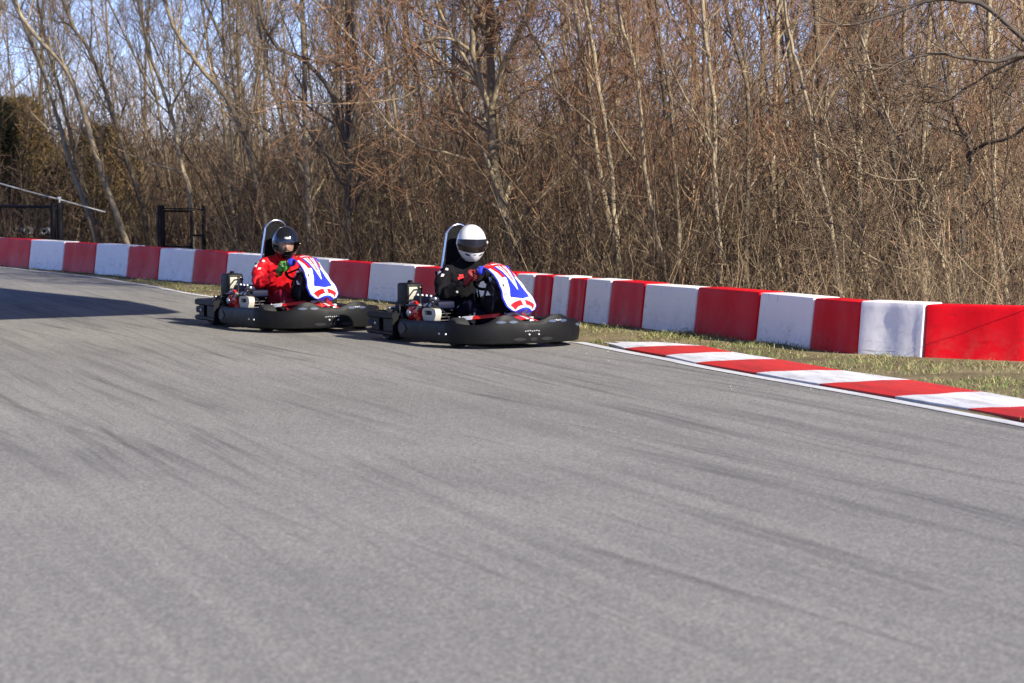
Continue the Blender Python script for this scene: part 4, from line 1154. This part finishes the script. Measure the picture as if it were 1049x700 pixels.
def make_tree(root_loc, paths, counts, lens, mats, label, group=None, upb=0.12, minr=0.004, ang=(25, 55), name='bare_tree', t0=0.2, wob=0.16):
    """paths: list of (points world, r0, r1); first is the trunk"""
    root = empty(name, root_loc); W = Wood(); RL = Vector(root_loc)
    for k, (pp, r0, r1) in enumerate(paths):
        pp = catmull([p-RL for p in pp], 3)
        pp = [p+rv()*0.012 for p in pp]
        K = len(pp); rr = [r0+(r1-r0)*(i/(K-1))**0.9 for i in range(K)]
        if k == 0: rr[0] *= 1.3
        W.add(0 if k == 0 else 1, pp, rr)
        grow(W, pp, rr, counts if k == 0 else [max(3, int(counts[0]*0.6))]+counts[1:], lens, t0 if k == 0 else 0.1, ang, upb, wob, 1 if k == 0 else 2, minr)
    W.mesh('trunk', (0,), mats[0], lambda l: 0, root)
    W.mesh('branches', (1, 2, 3, 4), [mats[0], mats[1]], lambda l: 0 if l == 1 else 1, root)
    tag(root, label, 'tree', group)
    return root

def px_path(pts_, d, dd=0.0, r0=0.05, r1=0.02, up=2.5, ground=True, lean=None):
    out = []
    if ground:
        x0, y0 = pts_[0]; b = P(x0, y0, d); x1, y1 = pts_[1]; e = P(x1, y1, d)
        sl = (b.x-e.x)/max(0.1, e.z-b.z); sl = max(-0.5, min(0.5, sl))*0.7
        out.append(Vector((b.x+sl*b.z, d, 0)))
        if b.z < 0.25: pts_ = pts_[1:]
    for i, (x, y) in enumerate(pts_):
        out.append(P(x, y, d+dd*i/max(1, len(pts_)-1)))
    if up:
        t = (out[-1]-out[-2]).normalized(); t = (t+Vector((0, 0, 0.5))).normalized()
        out.append(out[-1]+t*up*0.5); out.append(out[-1]+(t+rv()*0.2).normalized()*up*0.5)
    return (out, r0, r1)

GRP = 'bare trees at the edge of the wood'
def key(label, main, limbs=(), d=40, r0=0.07, r1=0.03, mats=(None, None), counts=(15, 7, 4), lens=(1.3, 0.7, 0.38), dd=1.0, **kw):
    mt = (mats[0] or M_BARK, mats[1] or M_TWIG)
    r0 *= 0.62; r1 *= 0.62
    mp = px_path(main, d, dd, r0, r1)
    paths = [mp]
    for lm in limbs:
        pts_, lr0, lr1 = lm[0], lm[1], lm[2]; ld = random.uniform(-0.8, 0.8)
        paths.append(px_path(pts_, d+dd*0.3, ld*0.6, lr0*0.7, lr1*0.7, up=lm[3] if len(lm) > 3 else 1.5, ground=False))
    return make_tree(mp[0][0], paths, list(counts), list(lens), mt, label, None, **kw)

key('leftmost pale leaning tree rising from behind the chain link fence post', [(100, 262), (93, 228), (71, 166), (58, 116), (42, 66), (23, 23)], d=45, r0=0.085, r1=0.04, mats=(M_BARKP, None))
key('pale leaning tree second from the left, parallel to the leftmost one', [(112, 262), (106, 245), (83, 180), (66, 110), (52, 60), (40, 10)], d=46.5, r0=0.075, r1=0.03)
key('pale tree leaning left between the end post and the small gate', [(135, 262), (127, 240), (102, 170), (87, 120), (69, 73), (38, 38), (15, 4)], d=44.5, r0=0.10, r1=0.04, mats=(M_BARKP, None))
key('grey leaning tree just left of the small gate', [(152, 262), (147, 216), (127, 154), (108, 93), (90, 50), (73, 23)], d=46, r0=0.09, r1=0.04)
key('slim pale tree rising directly behind the small gate', [(199, 270), (195, 200), (185, 166), (174, 112), (154, 58), (147, 23)], [([(174, 112), (196, 70), (215, 20)], 0.035, 0.02)], d=43.5, r0=0.075, r1=0.03, mats=(M_BARKP, None))
key('long leaning tree slanting up left from behind the second driver', [(280, 275), (270, 216), (251, 143), (231, 100), (200, 62), (178, 27)], [([(251, 143), (262, 90), (268, 30)], 0.045, 0.02)], d=41, r0=0.095, r1=0.04, mats=(M_BARKP, None))
key('slender tree in the gap between the gate and the second kart', [(243, 280), (240, 230), (232, 170), (228, 110), (214, 50)], d=44, r0=0.06, r1=0.03)
key('straight pale twin stemmed tree above and right of the black helmet', [(318, 285), (317, 230), (315, 185), (313, 116), (311, 46)], [([(315, 185), (297, 150), (286, 110), (272, 60)], 0.05, 0.02)], d=37.5, r0=0.095, r1=0.05, mats=(M_BARKP, None))
key('dark Y shaped tree midway between the two drivers', [(357, 285), (357, 240), (357, 197), (357, 151)], [([(357, 151), (349, 129), (341, 100), (329, 80), (309, 61), (286, 50), (271, 29), (264, 0)], 0.06, 0.025), ([(357, 151), (363, 123), (364, 86), (363, 43), (361, 5)], 0.05, 0.03)], d=34.5, r0=0.075, r1=0.06, mats=(M_BARKD, None), dd=0.2)
key('broad forked tree with a bent lit trunk behind the white helmet', [(530, 290), (524, 247), (516, 216), (506, 170), (504, 112)],
    [([(504, 112), (495, 93), (485, 54), (483, 0)], 0.070, 0.040), ([(504, 112), (530, 100), (560, 78), (600, 62)], 0.04, 0.012), ([(495, 93), (468, 45), (448, 5)], 0.045, 0.02), ([(485, 54), (505, 22), (518, -10)], 0.04, 0.02), ([(506, 150), (540, 140), (570, 118), (590, 112)], 0.028, 0.008), ([(508, 175), (470, 160), (430, 150), (400, 128)], 0.03, 0.008), ([(504, 112), (516, 66), (535, 23), (545, -10)], 0.055, 0.03), ([(510, 193), (495, 154), (477, 123), (458, 77), (440, 40)], 0.055, 0.02),
     ([(516, 66), (528, 73), (566, 39)], 0.03, 0.015), ([(485, 54), (460, 40), (430, 45), (400, 70), (380, 60)], 0.035, 0.012), ([(495, 93), (470, 70), (440, 80), (412, 100)], 0.03, 0.012)],
    d=31.5, r0=0.115, r1=0.085, counts=(12, 7, 5), lens=(1.2, 0.7, 0.4), mats=(M_BARKP, M_TWIGR), dd=0.3, ang=(30, 75))
key('thin leaning tree right of the broad forked tree', [(607, 280), (603, 193), (589, 154), (578, 112), (560, 62), (539, 23)], d=30, r0=0.06, r1=0.025, mats=(None, M_TWIGR))
key('upright pale stem behind the gap right of the leading kart', [(634, 280), (630, 220), (626, 174), (618, 116), (609, 58), (601, 8)], d=28.5, r0=0.055, r1=0.03, mats=(M_BARKP, M_TWIGR))
key('pale slanting tree above the faded red block right of the kart', [(682, 290), (678, 266), (667, 216), (659, 154), (655, 100), (647, 58), (634, 12)], d=27, r0=0.05, r1=0.025, mats=(M_BARKP, M_TWIGR))
key('grey stem close right of the pale slanting tree near the picture centre', [(697, 285), (694, 220), (690, 154), (686, 97), (678, 50), (672, 5)], d=28, r0=0.05, r1=0.025, mats=(None, M_TWIGR))
key('straight pale trunk above the wide deep red block', [(739, 296), (736, 236), (732, 172), (732, 116), (728, 73), (721, 21)], d=26, r0=0.05, r1=0.03, mats=(M_BARKP, M_TWIGR))
key('darker upright tree right of the straight pale trunk', [(764, 300), (764, 240), (766, 172), (764, 86), (747, 26)], d=27.5, r0=0.05, r1=0.03, mats=(None, M_TWIGR))
key('long pale pole of a tree leaning left over the narrow dull red block', [(861, 300), (850, 223), (837, 172), (829, 111), (814, 56), (805, 9)], d=24.5, r0=0.042, r1=0.022, mats=(M_BARKP, M_TWIGR), counts=(12, 6, 4))
key('thick brown vine wrapped trunk against the sky at upper right', [(886, 290), (886, 250), (888, 160), (889, 86), (889, 26)], [([(888, 130), (878, 70), (866, 20)], 0.08, 0.04)], d=34, r0=0.16, r1=0.12, mats=(mat('viny_bark', (0.16, 0.10, 0.055), 0.9), M_TWIGR), counts=(40, 8, 5), lens=(0.7, 0.5, 0.3))
key('grey stem crossing in front of the vine wrapped trunk', [(920, 290), (917, 206), (910, 137), (889, 99), (867, 51), (855, 15)], d=26.5, r0=0.05, r1=0.02)
key('dark knotty tree near the right edge with crooked limbs', [(985, 300), (986, 274), (987, 206), (993, 150), (983, 129), (974, 103)], [([(990, 160), (1010, 146), (1040, 138)], 0.035, 0.015), ([(974, 103), (960, 90), (930, 85)], 0.02, 0.01)], d=25.5, r0=0.055, r1=0.025, mats=(M_BARKD, None), counts=(14, 6, 5), lens=(1.1, 0.6, 0.35), ang=(35, 80))
key('pale arching sapling with drooping tip above the sunlit red block', [(972, 300), (965, 262), (957, 240), (955, 201), (940, 184)], [([(940, 184), (910, 184), (890, 178)], 0.018, 0.008, 0.4), ([(965, 262), (940, 276), (900, 268)], 0.03, 0.01, 0.5)], d=23.8, r0=0.034, r1=0.018, mats=(M_BARKP, None), counts=(14, 6, 5), lens=(0.8, 0.45, 0.25))
key('upright pale stem rightmost in the photo', [(1021, 300), (1019, 240), (1017, 129), (1015, 21)], d=26, r0=0.04, r1=0.02, mats=(M_BARKP, M_TWIGR))
# tree just outside the right edge whose dark limbs hang into the picture
key('dark limbed tree reaching in from beyond the right edge', [(1135, 310), (1130, 200), (1118, 110), (1110, 40)],
    [([(1118, 80), (1080, 62), (1049, 39), (1013, 9), (985, 1), (957, 0), (914, 15), (867, 26)], 0.050, 0.012, 0.3), ([(1120, 75), (1080, 66), (1049, 56), (1020, 62), (996, 60), (953, 56), (901, 71)], 0.048, 0.010, 0.3), ([(1049, 57), (1020, 72), (990, 90), (965, 105)], 0.02, 0.008, 0.2)],
    d=24, r0=0.12, r1=0.07, mats=(M_BARKD, None), counts=(12, 5, 4), lens=(0.8, 0.45, 0.25), dd=0.1, upb=0.02, ang=(30, 80))

# prototypes copied through the wood
line_dir = (pts[28]-pts[4]).normalized(); line_n = Vector((-line_dir.y, line_dir.x, 0))
def behind(p):
    """distance behind the barrier polyline"""
    best = 1e9
    for i in range(len(pts)-1):
        a, b = pts[i], pts[i+1]
        t = max(0, min(1, (p-a).dot(b-a)/(b-a).length_squared)); q = a+(b-a)*t
        dd = (p-q).length
        if dd < best: best = dd; sg = (p-a).dot(Vector((-(b-a).y, (b-a).x, 0)))
    return best if sg > 0 else -best
protos = []
fills = ['slender bare tree deep in the brown wood', 'bare tree with reddish twigs deep in the brown wood']
for k in range(9):
    h = random.uniform(8, 11); lean = Vector((random.uniform(-0.22, 0.05), random.uniform(-0.05, 0.05), 0))
    base = [Vector((0, 0, 0))]
    q = Vector((0, 0, 0))
    for i in range(6):
        q = q+Vector((lean.x+random.uniform(-0.07, 0.07), lean.y+random.uniform(-0.07, 0.07), 1)).normalized()*(h/6); base.append(q.copy())
    r0 = random.uniform(0.022, 0.046)
    limbs = []
    if k % 3 == 0:
        j = 2; lp = [base[j]]
        q = base[j].copy()
        for i in range(4): q = q+Vector((random.choice((-1, 1))*0.0+0.45*(1 if k % 2 else -1), random.uniform(-0.2, 0.2), 1)).normalized()*1.5; lp.append(q.copy())
        limbs.append((lp, r0*0.65, 0.02))
    t = make_tree((0, 0, 0), [(base, r0, 0.015)]+limbs, [17, 7, 5], [1.8, 0.9, 0.45], ((M_BARKP if k % 4 == 1 else M_BARK), M_TWIGR if k % 2 else M_TWIG), fills[k % 2], GRP, minr=0.0036, t0=0.10, upb=0.16)
    protos.append(t)
spots = []
tries = 0
while len(spots) < 170 and tries < 20000:
    tries += 1
    d = 24+58*random.random()**0.9; x = random.uniform(-0.235, 0.235)*d; p = Vector((x, d, 0)); bh = behind(p)
    if d > 42 and random.random() < (0.66 if x/d < -0.03 else 0.62): continue
    if bh < 3.2 or bh > 36 or (x/d < -0.118 and d < 45): continue
    if any((p-q).length < 0.95 for q in spots): continue
    spots.append(p)
for i, p in enumerate(spots):
    o = protos[i] if i < len(protos) else copy_thing((protos[0::2] if p.x/p.y < -0.02 else protos[1::2]+protos[0::4])[i % 4])
    s = random.uniform(0.75, 1.15); o.location = p; o.rotation_euler = (0, 0, random.gauss(0, 0.7)); o.scale = (s, s, s)

# ochre dense evergreen-ish mass at the left
def leafy(label, x, d, z0, z1, rad, cols, n, name):
    root = empty(name, ground_at(x, d)); tag(root, label, 'tree')
    W = Wood(); tp_ = [Vector((0, 0, 0)), Vector((0.1, 0, z1*0.5)), Vector((0, 0, z1))]
    W.add(0, tp_, [0.16, 0.1, 0.04])
    W.mesh('trunk', (0,), M_BARKD, lambda l: 0, root)
    th = rng.uniform(0, 2*np.pi, n); zz = z0+(z1-z0)*rng.random(n)**0.8; lump = 0.65+0.35*np.sin(th*3+zz*1.7)*np.sin(zz*2.3+1)
    rr = rad*np.sqrt(rng.random(n))*lump*(1-0.6*((zz-z0)/(z1-z0))**2)
    C0 = np.stack([rr*np.cos(th), rr*np.sin(th), zz], 1)
    D = rng.normal(size=(n, 3)); D[:, 2] += 0.6; D /= np.linalg.norm(D, axis=1, keepdims=True)
    L = rng.uniform(0.10, 0.30, n)[:, None]
    Pn = np.stack([C0, C0+D*L*0.5+rng.normal(size=(n, 3))*0.02, C0+D*L], 1); Rn = np.tile([0.010, 0.012, 0.003], (n, 1))
    V, F = tubes_np(Pn, Rn, 3); cc = np.array(cols)[rng.integers(0, len(cols), n)]*rng.uniform(0.7, 1.2, (n, 1))
    mesh_np('crown', V, F, M_BRUSH, tint=np.repeat(cc, 9, 0), parent=root)
    return root
OCH = [(0.15, 0.10, 0.04), (0.18, 0.12, 0.045), (0.09, 0.07, 0.028), (0.22, 0.15, 0.065)]
leafy('bushy ochre leaved tree at the far left above the fence', 18, 51, 0.6, 3.1, 1.5, OCH, 5500, 'bushy_tree')
leafy('smaller ochre shrub between the leaning trunks left of the gate', 105, 50, 0.5, 2.5, 1.3, OCH, 3200, 'bushy_tree')
leafy('dark green bushy tree at the left edge of the photo', -6, 48.5, 0.6, 2.9, 1.0, [(0.035, 0.035, 0.018), (0.05, 0.045, 0.022), (0.08, 0.06, 0.028)], 4500, 'bushy_tree')

# ------------------------------------------------------------------ undergrowth (stuff): thicket of thin stems
def scatter(n, dmin, dmax, bmin, bmax, spread=0.235):
    out = []
    A_ = np.array([[p.x, p.y] for p in pts])
    while len(out) < n:
        m_ = 20000; d = np.sqrt(rng.uniform(dmin**2, dmax**2, m_)); x = rng.uniform(-spread, spread, m_)*d
        best = np.full(m_, 1e9); sg = np.zeros(m_)
        for i in range(len(A_)-1):
            a, b = A_[i], A_[i+1]; ab = b-a; t = np.clip(((x-a[0])*ab[0]+(d-a[1])*ab[1])/(ab@ab), 0, 1)
            dist = np.hypot(x-(a[0]+ab[0]*t), d-(a[1]+ab[1]*t)); s_ = (x-a[0])*(-ab[1])+(d-a[1])*ab[0]
            u = dist < best; best = np.where(u, dist, best); sg = np.where(u, s_, sg)
        ok = (sg > 0) & (best > bmin) & (best < bmax) & ~((x/d < -0.118) & (d < 44.8))
        out += list(zip(x[ok], d[ok], best[ok]))
    return np.array(out[:n])
def thicket(name, n, dmin, dmax, bmin, bmax, hmean, r0, twn, palette, label, clump=True, hcap=2.0):
    B = scatter(n, dmin, dmax, bmin, bmax)
    if clump:   # pull stems into clumps
        cx = B[rng.integers(0, n, n//9)][:, :2]; idx = rng.integers(0, len(cx), n); keep = rng.random(n) < 0.6
        pull = cx[idx]+rng.normal(size=(n, 2))*0.22
        ok = keep & (B[:, 2] > bmin+0.8)
        B[:, :2] = np.where(ok[:, None], pull, B[:, :2])
    K = 6; h = hmean*rng.gamma(5, 0.2, n); h = np.clip(h, 0.5, hmean*hcap)
    h *= np.clip(0.45+0.22*(B[:, 2]-bmin), 0.45, 1.0)
    lean = rng.normal(size=(n, 2))*0.22; cur = rng.normal(size=(n, 2))*0.16
    t = np.linspace(0, 1, K)
    X = B[:, 0:1]+lean[:, 0:1]*h[:, None]*t+cur[:, 0:1]*h[:, None]*t**2
    Y = B[:, 1:2]+lean[:, 1:2]*h[:, None]*t+cur[:, 1:2]*h[:, None]*t**2
    Z = h[:, None]*t*(1-0.08*t)-0.02
    Pn = np.stack([X, Y, Z], -1)+rng.normal(size=(n, K, 3))*0.018
    sc_ = 1+0.012*(B[:, 1]-25)
    rb_ = r0*rng.uniform(0.6, 1.5, n)*sc_
    Rn = rb_[:, None]*(1-0.75*t)[None]
    V1, F1 = tubes_np(Pn, Rn, 3)
    pal = np.array(palette); pc = pal[rng.integers(0, len(pal), n)]*(0.45+1.35*rng.random((n, 1))**1.6)
    T1 = np.repeat(pc, K*3, 0)
    # side twigs
    si = np.repeat(np.arange(n), twn); m_ = len(si); tt = rng.uniform(0.12, 0.98, m_); f = tt*(K-1); j = np.minimum(f.astype(int), K-2); g = (f-j)[:, None]
    base = Pn[si, j]*(1-g)+Pn[si, j+1]*g
    D = rng.normal(size=(m_, 3)); D[:, 2] = np.abs(D[:, 2])*0.8+0.15; D /= np.linalg.norm(D, axis=1, keepdims=True)
    L = (h[si]*rng.uniform(0.10, 0.34, m_)*(1.1-0.6*tt))[:, None]
    D2 = D+rng.normal(size=(m_, 3))*0.3; D2[:, 2] += 0.15; D2 /= np.linalg.norm(D2, axis=1, keepdims=True)
    Q = np.stack([base, base+D*L*0.5, base+D*L*0.5+D2*L*0.5], 1)
    rt = (rb_[si]*0.5)[:, None]*np.array([1, 0.7, 0.35])[None]
    V2, F2 = tubes_np(Q, rt, 3); T2 = np.repeat(pc[si]*rng.uniform(0.8, 1.25, (m_, 1)), 9, 0)
    o = mesh_np(name, np.concatenate([V1, V2]), np.concatenate([F1, F2+len(V1)]), M_BRUSH, tint=np.clip(np.concatenate([T1, T2]), 0, 1))
    tag(o, label, 'undergrowth', kind='stuff'); return o
PAL = [(0.12, 0.082, 0.050), (0.085, 0.057, 0.036), (0.17, 0.122, 0.075), (0.055, 0.038, 0.026), (0.14, 0.085, 0.048), (0.24, 0.18, 0.11), (0.10, 0.06, 0.042)]
thicket('undergrowth', 8500, 22, 75, 1.3, 30, 2.2, 0.0070, 11, PAL, 'dense brown leafless undergrowth filling the wood behind the barrier')
thicket('undergrowth', 3000, 20, 48, 0.75, 4.0, 1.0, 0.0045, 9, [(0.20, 0.15, 0.09), (0.13, 0.09, 0.055), (0.28, 0.215, 0.13), (0.09, 0.06, 0.04)], 'tangled pale twigs and dead stalks right behind the barrier blocks')
thicket('saplings', 950, 23, 60, 1.8, 24, 3.6, 0.0085, 16, [(0.20, 0.145, 0.09), (0.27, 0.205, 0.125), (0.14, 0.095, 0.06), (0.22, 0.135, 0.08)], 'crowd of thin upright leafless saplings between the trees', clump=False, hcap=1.25)
thicket('far_wood', 4200, 55, 105, 16, 90, 2.4, 0.020, 7, [(0.085, 0.06, 0.045), (0.07, 0.05, 0.038), (0.12, 0.082, 0.06), (0.11, 0.066, 0.05)], 'distant leafless wood seen between the nearer trees', clump=False, hcap=1.35)

# ------------------------------------------------------------------ grass (stuff)
def grass():
    dn = np.array([[p.x, p.y] for p in dense]); 
    n = 60000; seg = rng.integers(0, len(dn)-1, n*3)
    T = dn[seg+1]-dn[seg]; T /= np.linalg.norm(T, axis=1, keepdims=True); Nn = np.stack([-T[:, 1], T[:, 0]], 1)
    off = 0.02+2.1*rng.random(n*3)
    p = dn[seg]+(dn[seg+1]-dn[seg])*rng.random((n*3, 1))+Nn*off[:, None]
    # density patches
    cl = np.array([noise.noise(Vector((a*1.3, b*1.3, 0)))+0.55*noise.noise(Vector((a*5, b*5, 3))) for a, b in p])
    vis = (p[:, 1] > 10) & (p[:, 1] < 46) & (np.abs(p[:, 0]) < 0.23*p[:, 1]+0.5)
    # keep off the kerb
    ka = np.array([[v.x, v.y] for v in near_e]); kb = np.array([[v.x, v.y] for v in far_e])
    onk = np.zeros(len(p), bool)
    for i in range(len(ka)-1):
        quad = [ka[i], ka[i+1], kb[i+1], kb[i]]; ins = np.ones(len(p), bool); sgn = None
        for q in range(4):
            a, b = quad[q], quad[(q+1) % 4]; cr = (b[0]-a[0])*(p[:, 1]-a[1])-(b[1]-a[1])*(p[:, 0]-a[0])
            ar = (b[0]-a[0])*((ka[i]+kb[i+1])[1]/2-a[1])-(b[1]-a[1])*((ka[i]+kb[i+1])[0]/2-a[0])
            ins &= (cr*np.sign(ar) > -0.004)
        onk |= ins
    # road-side strip next to the kerb stays asphalt/bare
    kp0 = np.minimum.reduce([np.hypot(p[:, 0]-a[0], p[:, 1]-a[1]) for a in ka]); nearroad = (off < 0.16) & (p[:, 1] < ka[0][1]+0.3)
    ok = vis & ~onk & ~nearroad & (cl+0.25*rng.random(n*3) > -0.08+0.14*(p[:, 1] < 17.2))
    p = p[ok][:n]; cl = cl[ok][:n]; off = off[ok][:n]; m_ = len(p)
    h = np.clip(0.018+0.05*np.clip(cl+0.2, 0, 1)+0.02*rng.random(m_), 0.02, 0.12)*rng.uniform(0.6, 1.35, m_)
    an = rng.uniform(0, 2*np.pi, m_); wv = np.stack([np.cos(an), np.sin(an), np.zeros(m_)], 1)*(0.0022+0.0018*rng.random(m_))[:, None]
    lean = rng.normal(size=(m_, 2))*0.7; flat_ = rng.random(m_) < 0.32; lean[flat_] *= 3.2; h = h*0.8; h[flat_] *= 0.45
    z0 = np.array([-0.006+min(0.045, 0.035*o)+0.018*noise.noise(Vector((a, b, 0))*1.7)-0.012 for (a, b), o in zip(p, off)])
    b0 = np.stack([p[:, 0], p[:, 1], z0], 1)
    mid = b0+np.stack([lean[:, 0]*h*0.35, lean[:, 1]*h*0.35, h*0.6], 1); tip = b0+np.stack([lean[:, 0]*h, lean[:, 1]*h, h*1.0], 1)
    V = np.stack([b0-wv, b0+wv, mid+wv*0.8, mid-wv*0.8, tip+wv*0.12, tip-wv*0.12], 1).reshape(-1, 3)
    i = np.arange(m_)*6
    F = np.concatenate([np.stack([i, i+1, i+2, i+3], 1), np.stack([i+3, i+2, i+4, i+5], 1)])
    pal = np.array([(0.16, 0.21, 0.06), (0.22, 0.25, 0.08), (0.40, 0.35, 0.17), (0.50, 0.42, 0.22), (0.34, 0.29, 0.14), (0.46, 0.36, 0.20)])
    g = np.clip(0.95+1.1*cl, 0, 1); pick = np.where(rng.random(m_) < 0.15+0.55*g, rng.integers(0, 2, m_), rng.integers(2, 6, m_))
    pick = np.where(flat_, rng.integers(2, 6, m_), pick); tc_ = 0.80*pal[pick]*rng.uniform(0.75, 1.25, (m_, 1))
    tag(mesh_np('grass', V, F, M_GRASS, tint=np.repeat(tc_, 6, 0)), 'short green and straw coloured grass between track edge and barrier', 'grass', kind='stuff')
grass()
# loose grit on the asphalt and clods by the kerb
def grit():
    Vs = []; Fs = []; k = 0; n = 260
    for i in range(n):
        if i < 150: p = G(random.uniform(0, 1049), random.uniform(380, 700)); r = random.uniform(0.0015, 0.0045)
        else:
            q = random.choice(dense); p = Vector((q.x-random.uniform(0.0, 0.8), q.y, 0)); r = random.uniform(0.003, 0.009)
        c = Vector((p.x, p.y, 0.004+r*0.6))
        oc = [c+Vector(v)*r*random.uniform(0.7, 1.2) for v in ((1, 0, 0), (0, 1, 0), (-1, 0, 0), (0, -1, 0), (0, 0, 0.8), (0, 0, -0.8))]
        Vs += [tuple(v) for v in oc]; Fs += [(k, k+1, k+4), (k+1, k+2, k+4), (k+2, k+3, k+4), (k+3, k, k+4), (k+1, k, k+5), (k+2, k+1, k+5), (k+3, k+2, k+5), (k, k+3, k+5)]; k += 6
    tag(mesh_np('grit', np.array(Vs), np.array(Fs), mat('grit_stone', (0.42, 0.38, 0.30), 0.9)), 'scattered pale grit and leaf crumbs lying on the grey asphalt', 'grit', kind='stuff')
grit()
